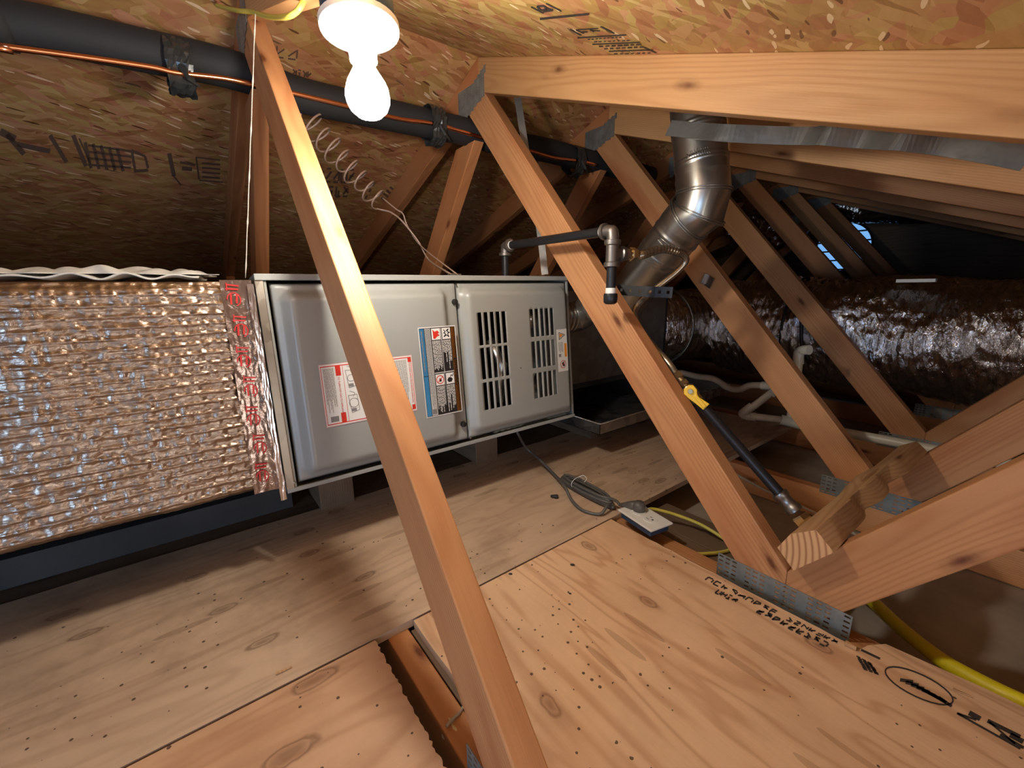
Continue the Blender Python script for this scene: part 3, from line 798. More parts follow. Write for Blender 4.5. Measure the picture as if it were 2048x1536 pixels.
# lighting instructions sticker
r = Sticker(.098, .1385, .327, .2865, DW); r.rect(0, 0, 1, 1, 6, 0); r.rect(.006, .01, .994, .99, 0, 1)
for q in ((.012, .03, .985, .045), (.012, .955, .985, .97), (.012, .03, .018, .97), (.98, .03, .986, .97)): r.rect(*q, 1, 2)
r.rect(.155, .80, .205, .955, 1, 3); r.rect(.155, .045, .205, .20, 1, 3); r.rect(.945, .88, .98, .955, 1, 3); r.rect(.945, .045, .98, .12, 1, 3)
r.vtext('TO TURN OFF GAS TO APPLIANCE', .168, .785, .0062, 1, 4, .95)
r.vtext('FOR YOUR SAFETY READ BEFORE OPERATING', .952, .87, .0058, 1, 4, .88)
r.vbars(.035, .14, .18, .93, 9, 5, 3, .45, .35); r.rect(.05, .07, .13, .16, 5, 3)
r.rect(.225, .05, .229, .95, 1, 3)
for (cx, cy, k) in ((.30, .74, 1), (.30, .33, 2)):
    r.ring(cx, cy, .011 if k == 2 else .008, .0006, 5, 4); r.line([(cx-.05, cy+.13), (cx+.04, cy+.13), (cx+.05, cy-.13), (cx-.03, cy-.16), (cx-.05, cy+.13)], .0006, 5, 4)
    r.line([(cx-.03, cy+.2), (cx+.02, cy+.16), (cx, cy+.1)], .0005, 5, 4); r.rect(cx-.03, cy-.14, cx+.02, cy-.09, 5, 3)
r.vbars(.40, .70, .08, .92, 24, 5, 3, .45, .3); r.vbars(.71, .93, .10, .93, 17, 5, 3, .45, .45)
r.build(d1, 'sticker', 'red bordered lighting instructions sticker')
q = Sticker(.851, .173, .8985, .3165, .0215); q.rect(0, 0, 1, 1, 0, 0)
q.line([(.22, .93), (.78, .86), (.22, .76), (.22, .93)], .0009, 4, 3); q.poly([(.28, .9), (.65, .86), (.28, .80)], 2, 2)
q.rect(.70, .34, .93, .66, 2, 2); q.vbars(.15, .62, .42, .70, 4, 5, 2, .4, .3); q.rect(.12, .35, .35, .42, 5, 2)
q.ring(.5, .17, .0125, .0009, 1, 3); q.line([(.25, .10), (.75, .25)], .0008, 1, 3); q.poly([(.38, .2), (.55, .23), (.68, .13), (.55, .11), (.42, .16)], 4, 2)
q.build(d2, 'sticker', 'small hot surface sticker')
# lug where the thermostat wire enters
m = MB(); top = FH; m.box((.485, FH, -.03), (.505, FH+.008, -.01)); m.box((.507, FH, -.03), (.522, FH+.007, -.012)); o = fbuild(m, 'wire_clamp', M['galv']); bevel(o, .001)
# side outlet of the cabinet with round flue collar handled by the flue
# supports beneath
for yy in (.72, 1.22):
    yy -= .06; m = MB(); m.box((-.16, yy-.045, 0), (.08, yy+.045, .122)); o = m.build('support_block', M['old_wood']); bevel(o, .002)
    tag(o, 'dark wooden block under the %s end of the furnace' % ('left' if yy < .9 else 'right'), 'wood block', 'blocks under the furnace')
# ================================================================ foil wrapped supply duct (left)
def heightfield(name, nu, nv, fn, mat, parent=None, mw=None):
    vs = [fn(i/nu, j/nv) for j in range(nv+1) for i in range(nu+1)]
    fs = [(j*(nu+1)+i, j*(nu+1)+i+1, (j+1)*(nu+1)+i+1, (j+1)*(nu+1)+i) for j in range(nv) for i in range(nu)]
    return mesh_obj(name, vs, fs, mat, parent, mw, True)
rng = np.random.RandomState(3)
def vnoise_grid(nx, ny):
    return rng.rand(ny+2, nx+2)
G1 = vnoise_grid(260, 90); G2 = vnoise_grid(60, 30); G3 = vnoise_grid(500, 200)
def vn(G, x, y):
    ny, nx = G.shape; x = max(0, min(nx-1.001, x)); y = max(0, min(ny-1.001, y)); i = int(x); j = int(y); fx = sstep(x-i); fy = sstep(y-j)
    return (G[j, i]*(1-fx)+G[j, i+1]*fx)*(1-fy)+(G[j+1, i]*(1-fx)+G[j+1, i+1]*fx)*fy
duct = empty('supply_duct', (.19, -.4, .15), 'boxy duct wrapped in ribbed coppery reflecting bubble foil left of the furnace', 'duct')
DY0, DY1, DZ0, DZ1, DX = -1.3, .507, .150, .605, .188
RIB = 23
def duct_front(s, t):
    y = DY0+(DY1-DY0)*s; z = DZ0+(DZ1-DZ0)*t
    ph = t*RIB+.25*math.sin(y*2.1+1)*.6+ .15*(vn(G2, s*30, t*12)-.5)
    tri = abs((ph % 1)-.5)*2          # 1 on the folds
    h = .0035*tri**5 + .0030*(vn(G1, s*250, t*RIB*1.6)-.5) + .0016*(vn(G3, s*498, t*RIB*4)-.5) + .006*(vn(G2, s*22, t*5)-.5)
    lean = -.03*(t-.2)
    edge = min(t/.02, (1-t)/.03, 1)
    return (DX+lean+h-(1-edge)*.012, y, z)
heightfield('foil_wrap', 560, 190, duct_front, M['foil_wrap'], duct)
def duct_top(s, t):
    y = DY0+(DY1-DY0)*s; x = DX-.036-.55*t
    return (x, y, DZ1-.002+.006*(vn(G2, s*50, t*20)-.5)+.002*(vn(G1, s*200, t*60)-.5))
heightfield('foil_top', 240, 40, duct_top, M['foil_wrap'], duct)
m = MB(); m.box((DX-.58, DY0, DZ0), (DX-.04, DY1, DZ1-.012)); m.build('duct_core', M['dark_metal'], duct)
# clear shiny tape over the joint with red repeat print
def tape_f(s, t):
    z = DZ0-.002+(DZ1-DZ0+.005)*t; y = .462+.055*s
    return (DX-.030*(t-.2)+.007+.005*sstep((y-.49)/.03)+.0012*(vn(G1, s*14, t*40)-.5), y, z)
tp = heightfield('joint_tape', 24, 160, tape_f, M['foil_tape'], duct); tp['label'] = 'shiny clear tape with red printing'
md, nt, b = newmat('clear foil tape over bubble wrap'); b.inputs['Base Color'].default_value = (.36, .275, .235, 1); setin(b, Metallic=.85, Roughness=.16)
cv = coords(nt); bump(nt, b, noise(nt, cv, 70, 4, .6, .4), .35, .003); tp.data.materials[0] = md
mb = MB()
def on_tape(y, z, e=.0014): t = (z-DZ0+.002)/(DZ1-DZ0+.005); p = tape_f((y-.462)/.055, t); return Vector((p[0]+e+.0012, y, z))
for i in range(7):
    zc = .185+i*.064; yc = .482+.004*(i % 2)
    for pts, wd in (([(yc+.012*math.cos(a), zc+.014*math.sin(a)) for a in [k*math.pi/5 for k in range(-2, 6)]], .0011), ([(yc-.012, zc+.022), (yc+.01, zc+.020)], .0016), ([(yc-.010, zc+.030), (yc+.012, zc+.027)], .0016), ([(yc-.006, zc-.01), (yc-.004, zc+.012)], .0018), ([(yc+.004, zc-.008), (yc+.006, zc+.010)], .0018), ([(yc-.01, zc+.018), (yc-.009, zc+.034)], .001)):
        for (a, b_), (c, d) in zip(pts, pts[1:]):
            p = on_tape(a, b_); q = on_tape(c, d); e = (q-p).normalized(); n_ = Vector((1, 0, 0)).cross(e)*wd
            mb.add([p+n_, p-n_, q-n_, q+n_], [(0, 1, 2, 3)])
mb.build('tape_print', M['tape_red'], tp)
def strip_f(s, t):
    z = DZ0-.030+(DZ1-DZ0+.025)*t; k = (1-t)
    return (DX-.030*(t-.2)+.016+.0012*(vn(G1, s*8, t*30)-.5), .508+.012*s+.003*vn(G2, 3, t*20)*k, z)
ft = heightfield('edge_tape', 8, 160, strip_f, M['foil_tape'], duct); ft['label'] = 'bright silver tape along the duct edge'
# crumpled papers on top
for i, (ya, yb, xa, xb, hh, lab) in enumerate(((.155, .43, -.06, .13, .022, 'crumpled grey paper sheet on top of the foil wrapped duct'),)):
    def pf(s, t):
        y = ya-.03+(yb+.06-ya)*s+.01*math.sin(t*7); x = xa+(xb-xa)*t
        r = .5*math.sin(s*9+t*4)+.5*math.sin(s*17-t*8+1)+.4*math.sin(s*31+t*13)
        return (x+.006*math.sin(s*40), y, DZ1+.010+hh*(.35+.33*r)*sstep(min(s, 1-s)*9)*sstep(min(t, 1-t)*7+.15)+.004)
    o = heightfield('paper_wrapping', 120, 40, pf, M['paper']); s = o.modifiers.new('t', 'SOLIDIFY'); s.thickness = .0012
    tag(o, lab, 'paper')
def pf2(s, t):
    y = .12+.33*s; x = .02+.115*t; return (x, y-.02*t, DZ1+.006+.006*math.sin(s*12+t*3)**2+.003*math.sin(s*31))
o = heightfield('folded_paper', 80, 14, pf2, M['paper']); s = o.modifiers.new('t', 'SOLIDIFY'); s.thickness = .003; tag(o, 'flat folded paper under the crumpled sheet on the foil wrapped duct', 'paper')

# ================================================================ coil cabinet, pan and return ducting (right)
coil = empty('coil_cabinet', (-.1, 1.9, .13), 'dark metal coil cabinet joined to the right end of the furnace', 'air handler cabinet')
m = MB(); m.box((-.52, 1.475, .165), (.015, 2.30, .595)); o = m.build('cabinet_body', M['dark_metal'], coil); bevel(o, .003)
m = MB(); m.box((-.50, 1.468, .165), (.025, 1.476, .60)); o = m.build('joint_flange', M['galv_dark'], coil); bevel(o, .001)
m = MB(); m.box((.014, 1.53, .19), (.022, 2.27, .57)); o = m.build('access_panel', M['galv_dark'], coil); bevel(o, .002)
pan = empty('drain_pan', (0, 2.0, .0), 'shallow galvanized drain pan on the deck below the coil cabinet', 'drain pan')
PX0, PX1, PY0, PY1, PZ0, PZ1 = -.36, .338, 1.443, 2.33, .100, .139
m = MB(); t = .0016
m.box((PX0, PY0, PZ0), (PX1, PY1, PZ0+t)); m.box((PX1-t, PY0, PZ0), (PX1, PY1, PZ1)); m.box((PX0, PY0, PZ0), (PX0+t, PY1, PZ1)); m.box((PX0, PY0, PZ0), (PX1, PY0+t, PZ1)); m.box((PX0, PY1-t, PZ0), (PX1, PY1, PZ1))
m.build('pan', M['galv'], pan)
m = MB(); m.tube([(PX1, PY0, PZ1), (PX1, PY1, PZ1), (PX0, PY1, PZ1), (PX0, PY0, PZ1)], .0028, 8, closed=True); m.build('rolled_rim', M['galv'], pan, True)
for i, yy in enumerate((1.62, 2.20)):
    m = MB(); m.box((-.34, yy-.019, 0), (.16, yy+.019, .0995)); o = m.build('batten', M['old_wood']); tag(o, 'wooden batten under the %s of the drain pan' % ('near end' if i == 0 else 'far end'), 'batten')
for i, yy in enumerate((1.52, 2.02)):
    m = MB(); m.box((-.28, yy-.04, PZ0+t), (.04, yy+.04, .204)); o = m.build('support_block', M['dark_foam']); tag(o, 'black block in the drain pan under the %s of the coil cabinet' % ('left' if i == 0 else 'right'), 'block')

KM = Matrix.Translation(CAM) @ Matrix.Scale(.903, 4) @ Matrix.Translation(-CAM)
for o_ in list(COL.objects):
    if o_.parent is None and o_.name.split('.')[0] in ('gas_furnace', 'supply_duct', 'paper_wrapping', 'folded_paper', 'coil_cabinet'):
        o_.matrix_basis = KM @ o_.matrix_basis
MF = KM @ MF

def round_duct(name, path, r, mat, parent, seg=56, amp=.012, ring=0.0, ringp=60, seed=1, per=14, longi=0.0):
    P = smooth_path(path, per); mb = MB(); random.seed(seed); rg = np.random.RandomState(seed); G = rg.rand(len(P)+3, seg+1)
    n = len(P); T = [(P[min(i+1, n-1)]-P[max(i-1, 0)]).normalized() for i in range(n)]
    Nn = T[0].orthogonal().normalized(); vs = []
    for i in range(n):
        Nn = (Nn-T[i]*Nn.dot(T[i])).normalized(); B = T[i].cross(Nn)
        for k in range(seg):
            a = 2*math.pi*k/seg
            h = (r[i*len(r)//n] if isinstance(r, list) else r) + amp*(G[i, k]-.5) + ring*math.sin(i*ringp) + amp*.8*math.sin(3*a+i*.15) + longi*max(0, math.sin(k*2.1+i*.05))**3
            vs.append(P[i]+(Nn*math.cos(a)+B*math.sin(a))*h)
    fs = [(i*seg+k, i*seg+(k+1) % seg, (i+1)*seg+(k+1) % seg, (i+1)*seg+k) for i in range(n-1) for k in range(seg)]
    fs += [tuple(reversed(range(seg))), tuple((n-1)*seg+k for k in range(seg))]
    return mesh_obj(name, vs, fs, mat, parent, smooth=True)
rd = empty('return_duct', (.6, 2.77, .13), 'large round duct in crinkled silver foil running from the coil cabinet behind the truss webs', 'duct')
round_duct('duct_jacket', [(.10, 2.72, .372), (.35, 2.76, .375), (.7, 2.77, .37), (1.1, 2.77, .36), (1.45, 2.77, .36)],   .236, M['foil_dark'], rd, 88, .012, seed=4, per=34, longi=.004)
m = MB(); cpt = Vector((.45, 2.765, .375)); m.tube([cpt+Vector((0, .242*math.cos(a), .242*math.sin(a))) for a in [2*math.pi*i/40 for i in range(40)]], .006, 6, closed=True); m.build('duct_band', M['black'], rd, True)
o = MB(); o.box((.80, 2.60, .586), (.91, 2.63, .598)); o.build('tape_patch', M['white'], rd)
pl = rd
round_duct('duct_sleeve', [(-.06, 2.121, .392), (-.06, 2.19, .39), (-.06, 2.26, .388), (-.058, 2.34, .385)], .192, M['foil_dark'], pl, 64, .004, ring=.004, ringp=2.2, seed=8, per=14)
round_duct('duct_elbow', [(-.058, 2.34, .385), (-.045, 2.46, .38), (-.01, 2.60, .378), (.06, 2.71, .376), (.13, 2.75, .375)], .180, M['foil'], pl, 64, .012, seed=9, per=14)
m = MB(); cpt = Vector((-.058, 2.335, .385)); m.tube([cpt+Vector((.194*math.cos(a), 0, .194*math.sin(a))) for a in [2*math.pi*i/40 for i in range(40)]], .008, 8, closed=True); m.build('duct_collar', M['galv_dark'], pl, True)
# hanger strap below the elbow
m = MB(); m.tube(smooth_path([at(1603, 640, 'y', 2.50), at(1604, 690, 'y', 2.50), at(1618, 720, 'y', 2.50)], 6), .008, 6); o = m.build('hanging_strap', M['black'], None, True); tag(o, 'short black strap hanging in front of the foil duct above the white pipe elbow', 'strap')
# silver duct climbing near the gable vent
fd = empty('flexible_duct', (.2, 4.5, .7), 'crumpled silver flexible duct beside the round blue vent', 'duct')
round_duct('duct_jacket', [at(1672, 404, 'y', 4.6), at(1698, 420, 'y', 4.6), at(1730, 428, 'y', 4.6), at(1790, 428, 'y', 4.5), at(1860, 424, 'y', 4.4)], .062, M['foil'], fd, 40, .012, seed=12)
fd2 = empty('flexible_duct', (-.1, 3.6, .7), 'short silver duct end glinting between the webs left of the round vent', 'duct')
round_duct('duct_jacket', [at(1455, 470, 'y', 3.4), at(1495, 440, 'y', 3.4), at(1535, 455, 'y', 3.4), at(1565, 490, 'y', 3.4)], .05, M['foil'], fd2, 32, .008, seed=13)

# ================================================================ flue pipe
flue = empty('flue_pipe', (.12, 1.5, .47), 'thick bent galvanized flue pipe rising from the furnace through the roof', 'flue pipe')
def pipe_seg(name, P, r, rings, mat, parent, seg=48):
    """P path points; rings: list of (fraction, dr, halfwidth fraction)"""
    rr = []
    n = len(P)
    for i in range(n):
        f = i/(n-1); q = r
        for (c, dr, w) in rings: q += dr*math.exp(-((f-c)/w)**2)
        rr.append(q)
    m = MB(); m.tube(P, rr, seg); return m.build(name, mat, parent, split=60)
def lerp_path(a, b, n): a = Vector(a); b = Vector(b); return [a.lerp(b, i/n) for i in range(n+1)]
A0 = Vector((.21, 1.362, .485)); A1 = Vector((.21, 1.42, .485))
E0 = at(1262, 585, 'y', 1.52); E1 = at(1366, 452, 'y', 1.50); E2 = at(1408, 392, 'y', 1.50); E3 = at(1399, 290, 'y', 1.50); E4 = at(1389, 190, 'y', 1.50)
R_ = .0645
pipe_seg('vent_collar', lerp_path(A0, A1, 30), .049, [(.3, .003, .05), (.6, .003, .05), (.9, .003, .05)], M['flue'], flue)
pipe_seg('pipe_elbow', smooth_path([A1, (.222, 1.452, .49), (.28, 1.47, .52), E0-(E1-E0)*.25], 10), .050, [(.3, .002, .03), (.6, .002, .03)], M['flue'], flue)
dr_ = (E1-E0)
pipe_seg('lower_pipe', lerp_path(E0-dr_*.35, E1-dr_*.02, 80), R_, [(.70, .002, .012), (.735, .002, .012), (.93, .0025, .01)], M['flue'], flue)
# gored elbow: three mitred cuts
g1 = E1-dr_*.02; mid1 = g1.lerp(E2, .0)+(E2-g1)*.55+Vector((.012, 0, -.008)); up_ = (E3-E2).normalized()
gp = [g1, g1+dr_.normalized()*.03, mid1+Vector((.004, 0, 0)), E2+up_*.01, E2+up_*.05]
m = MB(); m.tube(gp, [R_+.001]*5, 48)
o = m.build('pipe_elbow', M['flue'], flue, split=25)
for c, d in ((gp[1], (gp[2]-gp[0])), (gp[2], (gp[3]-gp[1])), (gp[3], (gp[4]-gp[2]))):
    MM = frame_to(c, d); m = MB()
    for off in (-.003, .003): m.tube([MM @ Vector(((R_+.0025)*math.cos(a)*(1.05 if c is gp[2] else 1.02), (R_+.0025)*math.sin(a), off)) for a in [2*math.pi*i/48 for i in range(48)]], .0016, 6, closed=True)
    m.build('seam_ring', M['flue'], flue, True)
U0 = E2+up_*.045; U1 = E2+up_*.36
pipe_seg('upper_pipe', lerp_path(U0, U1, 120), R_-.001, [(.10, .002, .008), (.125, .002, .008), (.36, .0022, .008), (.385, .0022, .008), (.66, .002, .008), (.72, .002, .006)], M['flue'], flue)
# embossed slot and print on the pipe
def emb(center, axis, name, w, h):
    ax = axis.normalized(); tocam = (CAM-center); out = (tocam-ax*tocam.dot(ax)).normalized(); side = ax.cross(out)
    P = lambda a, b: center+ax*b+out*math.cos(a/R_)*(R_+.0012)+side*math.sin(a/R_)*(R_+.0012)
    m = MB(); pts = []
    for k in range(24):
        t = 2*math.pi*k/24; pts.append(P(w/2*max(-1, min(1, 1.35*math.cos(t)))-.006, h/2*math.sin(t)+.22*w/2*0))
    m.tube(pts, .0011, 6, closed=True)
    return m, P
m, P = emb(U0.lerp(U1, .30), up_, '', .042, .011)
k = MB(); k.tube([P(-.012, -.016), P(-.004, -.018), P(.002, -.014)], .0016, 6); k.build('embossed_mark', M['flue'], flue, True)
for i in range(9):
    for j in range(3):
        if random.random() < .85: a = -.022+i*.005+j*.002; b_ = -.048-j*.0065; m.tube([P(a, b_), P(a+random.uniform(-.002, .002), b_+.005)], .0006, 4); 
m.tube([P(-.031, -.046), P(-.025, -.056)], .0009, 4); m.tube([P(-.031, -.056), P(-.025, -.052)], .0009, 4)
m.build('embossed_mark', M['flue'], flue, True)
m, P = emb(E0.lerp(E1, .84), dr_, '', .05, .011)
k = MB()
for i in range(5): k.tube([P(-.015+i*.006, -.014), P(-.012+i*.006, -.018)], .0009, 4)
k.build('embossed_mark', M['flue'], flue, True)
m.build('embossed_mark', M['flue'], flue, True)

def strap(name, path, w, th, mat, label, cat, normal, holes=False, parent=None, per=6, group=None):
    P = smooth_path(path, per); n = len(P); mb = MB(); chord = (P[-1]-P[0]).normalized()
    side = chord.cross(Vector(normal)).normalized()
    sv = []
    for i in range(n):
        d = (P[min(i+1, n-1)]-P[max(i-1, 0)]).normalized(); q = (side-d*side.dot(d)).normalized(); sv.append(q*w/2)
    for i in range(n-1):
        a, b, s0, s1 = P[i], P[i+1], sv[i], sv[i+1]; d = (b-a).normalized()
        if holes and i % 3 == 1:
            c = a.lerp(b, .5); hs = s0*.28; hd = d*(w*.14)
            q = [a-s0, b-s1, b+s1, a+s0, c-hs-hd, c-hs+hd, c+hs+hd, c+hs-hd]
            mb.add(q, [(0, 1, 5, 4), (1, 2, 6, 5), (2, 3, 7, 6), (3, 0, 4, 7)])
        else: mb.add([a-s0, b-s1, b+s1, a+s0], [(0, 1, 2, 3)])
    o = mb.build(name, mat, parent); sm = o.modifiers.new('t', 'SOLIDIFY'); sm.thickness = th; sm.offset = 0
    if label: tag(o, label, cat, group)
    return o
strap('hanger_strap', [at(1028, 150, 'y', 1.30), at(1036, 200, 'y', 1.30), at(1050, 290, 'y', 1.30), at(1078, 450, 'y', 1.30), at(1090, 549, 'y', 1.30)], .021, .0012, M['strap'],
      'narrow vertical steel strap hanging behind the orange web down to the furnace', 'strap', (.8, -.6, 0), per=10)
p0 = at(1345, 262, 'y', 1.44)
sp = [at(1337, 256, 'y', 1.433), at(1400, 262, 'y', 1.428), at(1450, 266, 'y', 1.42), at(1530, 270, 'y', 1.46), at(1610, 272, 'y', 1.49), at(1650, 271, 'y', 1.45), at(1730, 277, 'y', 1.48), at(1800, 279, 'y', 1.43), at(1880, 288, 'y', 1.47), at(1975, 302, 'y', 1.46), at(2060, 318, 'y', 1.46)]
strap('wide_strap', sp, .036, .0012, M['strap'], 'wide galvanized strap running from the flue pipe to the right under the long chord', 'strap', (.55, -.8, 0), per=8)
strap('perforated_strap', [at(1234, 579, 'y', 1.30), at(1270, 582, 'y', 1.31), at(1310, 584, 'y', 1.32), at(1345, 585, 'y', 1.34)], .026, .0012, M['black'], 'dark perforated strap behind the capped gas pipe', 'strap', (.5, -.8, 0), True, per=6)
m = MB(); c = at(1418, 563, 'y', 1.815); MMb = frame_to(c, (-.4, -.9, .1), (.9, -.3, -.4)); m.box((-.022, -.018, 0), (.020, .018, .0015), M=MMb); m.box((-.022, -.018, 0), (-.0205, .018, .012), M=MMb)
o = m.build('metal_bracket', M['galv']); tag(o, 'small shiny metal bracket nailed to the web behind the flue pipe', 'bracket')

# ================================================================ gas piping
GY = 1.155
gas = empty('gas_pipe', (.19, GY, .62), 'black iron gas pipe with elbows, tee and capped drip leg above the furnace', 'pipe')
ga = at(1008, 546, 'y', GY); ga.z = .615; gb = at(1010, 492, 'y', GY); gc = at(1226, 461, 'y', GY); gt = at(1228, 507, 'y', GY); gcap = at(1225, 598, 'y', GY)
ga.x = gb.x; gt.x = gc.x; gcap.x = gc.x
PR = .0107
m = MB(); m.tube([ga, gb-Vector((0, 0, .012))], PR, 20); m.tube([gb+Vector((.014, 0, 0)), gc-Vector((.014, 0, 0))], PR, 20); m.tube([gt-Vector((0, 0, .02)), gcap+Vector((0, 0, .01))], PR, 20)
m.build('pipe', M['black_iron'], gas, split=50)
def elbow(c, d1_, d2_, parent, r=.0145, L=.024):
    d1_ = Vector(d1_).normalized(); d2_ = Vector(d2_).normalized(); m = MB()
    P = [c+d1_*L, c+d1_*L*.55, c+d1_*L*.25+d2_*L*.05, c+d1_*L*.08+d2_*L*.08, c+d1_*L*.05+d2_*L*.25, c+d2_*L*.55, c+d2_*L]
    m.tube(smooth_path(P, 4), r*.9, 20)
    for d in (d1_, d2_): m.lathe([(r*1.0, 0), (r*1.22, .001), (r*1.22, .008), (r*.95, .0095)], frame_to(c+d*L*.78, d), 20)
    return m.build('elbow_fitting', M['fitting'], parent, split=45)
elbow(gb, (1, 0, 0), (0, 0, -1), gas); elbow(gc, (-1, 0, 0), (0, 0, -1), gas)
m = MB()
tn = (at(1262, 506, 'y', GY+.06)-gt); tn = Vector((.12, 1, .0)).normalized()
m.lathe([(.0145, -.028), (.0172, -.027), (.0172, -.019), (.0135, -.017), (.0135, .017), (.0172, .019), (.0172, .027), (.0145, .028)], frame_to(gt, (0, 0, 1)), 20)
m.lathe([(.0125, 0), (.0125, .020), (.0168, .022), (.0168, .032), (.013, .033)], frame_to(gt, tn), 20)
m.build('tee_fitting', M['fitting'], gas, split=45)
for pr_, o_, d_ in (([(.0115, -.001), (.0118, .006), (.0115, .012)], gcap+Vector((0, 0, .012)), (0, 0, 1)), ([(.0115, 0), (.0115, .006)], gb+Vector((.026, 0, 0)), (1, 0, 0)), ([(.0115, 0), (.0115, .006)], gc-Vector((.033, 0, 0)), (1, 0, 0))):
    m = MB(); m.lathe(pr_, frame_to(o_, d_), 20); m.build('thread_tape', M['white'], gas, split=45)
m = MB(); m.lathe([(0, -.012), (.010, -.0115), (.0145, -.008), (.0155, .0), (.0155, .008), (.0148, .012), (.010, .0122)], frame_to(gcap, (0, 0, 1)), 20); m.build('pipe_cap', M['black_iron'], gas, split=45)
# flexible connector
fx = empty('gas_connector', tuple(gt+tn*.05), 'curved metal gas connector hose running from the tee down to the yellow valve', 'gas connector')
f0 = gt+tn*.033
m = MB(); m.hexnut(frame_to(f0, tn), .0135, .014); m.build('adapter_nut', M['galv'], fx)
m = MB(); m.hexnut(frame_to(f0+tn*.020, tn), .0155, .016); m.lathe([(.011, 0), (.011, .03)], frame_to(f0+tn*.012, tn), 16); m.build('flare_nut', M['brass'], fx)
c0 = f0+tn*.040
V0 = at(1352, 748, 'y', 1.275)
cp = [c0, c0+tn*.02, at(1325, 498, 'y', 1.33), at(1358, 505, 'y', 1.385), at(1372, 520, 'y', 1.41), at(1352, 545, 'y', 1.40), at(1310, 578, 'y', 1.37), at(1282, 602, 'y', 1.34), at(1269, 624, 'y', 1.32), at(1277, 652, 'y', 1.30), at(1306, 692, 'y', 1.285), at(1336, 725, 'y', 1.275), V0]
CPp = smooth_path(cp, 14); rr = []
for i in range(len(CPp)): rr.append(.0082)
m = MB(); m.tube(CPp, rr, 16); m.build('hose', M['flex'], fx, True)
m = MB()   # corrugated first stretch
cor = smooth_path(cp[:5], 30); L_ = len(cor); m.tube(cor[:int(L_*.72)], [.0094+.0014*math.sin(i*1.25) for i in range(int(L_*.72))], 16); m.build('corrugated_sleeve', M['flex'], fx, True)
# shutoff valve and riser at the web
vd = (at(1405, 812, 'y', 1.275)-V0).normalized()
vl = empty('gas_valve', tuple(V0), 'brass gas shutoff valve with a yellow handle beside the orange web', 'valve')
m = MB(); m.hexnut(frame_to(V0-vd*.002, vd), .0125, .016); m.hexnut(frame_to(V0+vd*.022, vd), .0115, .012); m.lathe([(.008, 0), (.008, .05)], frame_to(V0, vd), 16)
m.lathe([(.009, .036), (.014, .040), (.0155, .052), (.014, .064), (.009, .068)], frame_to(V0, vd), 20); m.hexnut(frame_to(V0+vd*.066, vd), .0135, .014); m.lathe([(.006, 0), (.006, .020)], frame_to(V0+vd*.053, (CAM-V0)), 12)
m.build('valve_body', M['brass'], vl, split=40)
hc = V0+vd*.050+(CAM-V0).normalized()*.018; HM = frame_to(hc, (CAM-V0), vd)
m = MB(); poly = [(-.013, -.006), (-.007, -.013), (.005, -.013), (.012, -.008), (.020, -.006), (.045, -.014), (.048, .004), (.028, .008), (.012, .012), (-.003, .014), (-.012, .008)]
n_ = len(poly); vs = [HM @ Vector((x, -y, 0)) for x, y in poly]+[HM @ Vector((x, -y, .007)) for x, y in poly]
m.add(vs, [tuple(range(n_)), tuple(range(2*n_-1, n_-1, -1))]+[(i, i+n_, (i+1) % n_+n_, (i+1) % n_) for i in range(n_)])
m.box((.012, -.002, .006), (.045, .006, .0095), M=HM); o = m.build('valve_handle', M['yellow'], vl); bevel(o, .0012)
m = MB(); m.hexnut(frame_to(hc+(CAM-V0).normalized()*.006, (CAM-V0)), .006, .005); m.build('handle_nut', M['brass'], vl)
vb = V0+vd*.078; pe = at(1562, 990, 'y', 1.285)
rp = empty('gas_riser', tuple(pe), 'slanting black gas pipe between the yellow valve and the brass fitting by the wood block', 'pipe')
dd = (pe-vb).normalized()
m = MB(); m.tube([vb, pe], .0108, 20); m.build('pipe', M['black_iron'], rp, split=50)
m = MB(); m.lathe([(.0125, 0), (.0155, .002), (.0155, .010), (.0128, .013), (.0128, .030), (.0158, .033), (.0158, .042), (.0125, .043)], frame_to(pe-dd*.006, dd), 20); m.build('coupling', M['galv_dark'], rp, split=45)
m = MB(); q = pe+dd*.045; m.hexnut(frame_to(q, dd), .017, .020); m.lathe([(.013, .018), (.016, .022), (.016, .05), (.012, .056)], frame_to(q, dd), 16); m.hexnut(frame_to(q+dd*.05, dd), .0175, .018); m.build('union_fitting', M['brass'], rp, split=40)
# ================================================================ pvc condensate drain
pv = empty('condensate_drain', tuple(at(1590, 845, 'y', 2.1)), 'white pvc condensate drain pipe with trap, tee and vent stub behind the webs', 'drain pipe')
def pvp(name, pts, r, mat, per=6, sm=True, lab=None):
    m = MB(); m.tube(smooth_path([at(u, v, 'y', y) for u, v, y in pts], per), r, 18); o = m.build(name, mat, pv, split=50)
    return o
pvp('trap_pipe', [(1362, 745, 2.12), (1395, 753, 2.12), (1428, 758, 2.12), (1455, 775, 2.12), (1478, 779, 2.11), (1500, 771, 2.1), (1530, 771, 2.1)], .0125, M['pvc_dirty'], 8)
pvp('elbow_fitting', [(1523, 771, 2.10), (1545, 773, 2.10), (1552, 778, 2.09), (1542, 788, 2.07)], .0155, M['pvc'], 6)
pvp('return_leg', [(1546, 783, 2.09), (1520, 803, 2.05), (1494, 822, 2.02)], .0130, M['pvc_dirty'], 3)
pvp('elbow_fitting', [(1505, 812, 2.03), (1490, 823, 2.015), (1486, 828, 2.015), (1496, 832, 2.025), (1512, 834, 2.03)], .0160, M['pvc_dirty'], 5)
pvp('drain_run', [(1500, 832, 2.02), (1550, 838, 2.06), (1580, 843, 2.09)], .0130, M['pvc_dirty'], 3)
pvp('tee_fitting', [(1562, 839, 2.07), (1590, 846, 2.09), (1606, 850, 2.1)], .0185, M['pvc'], 4)
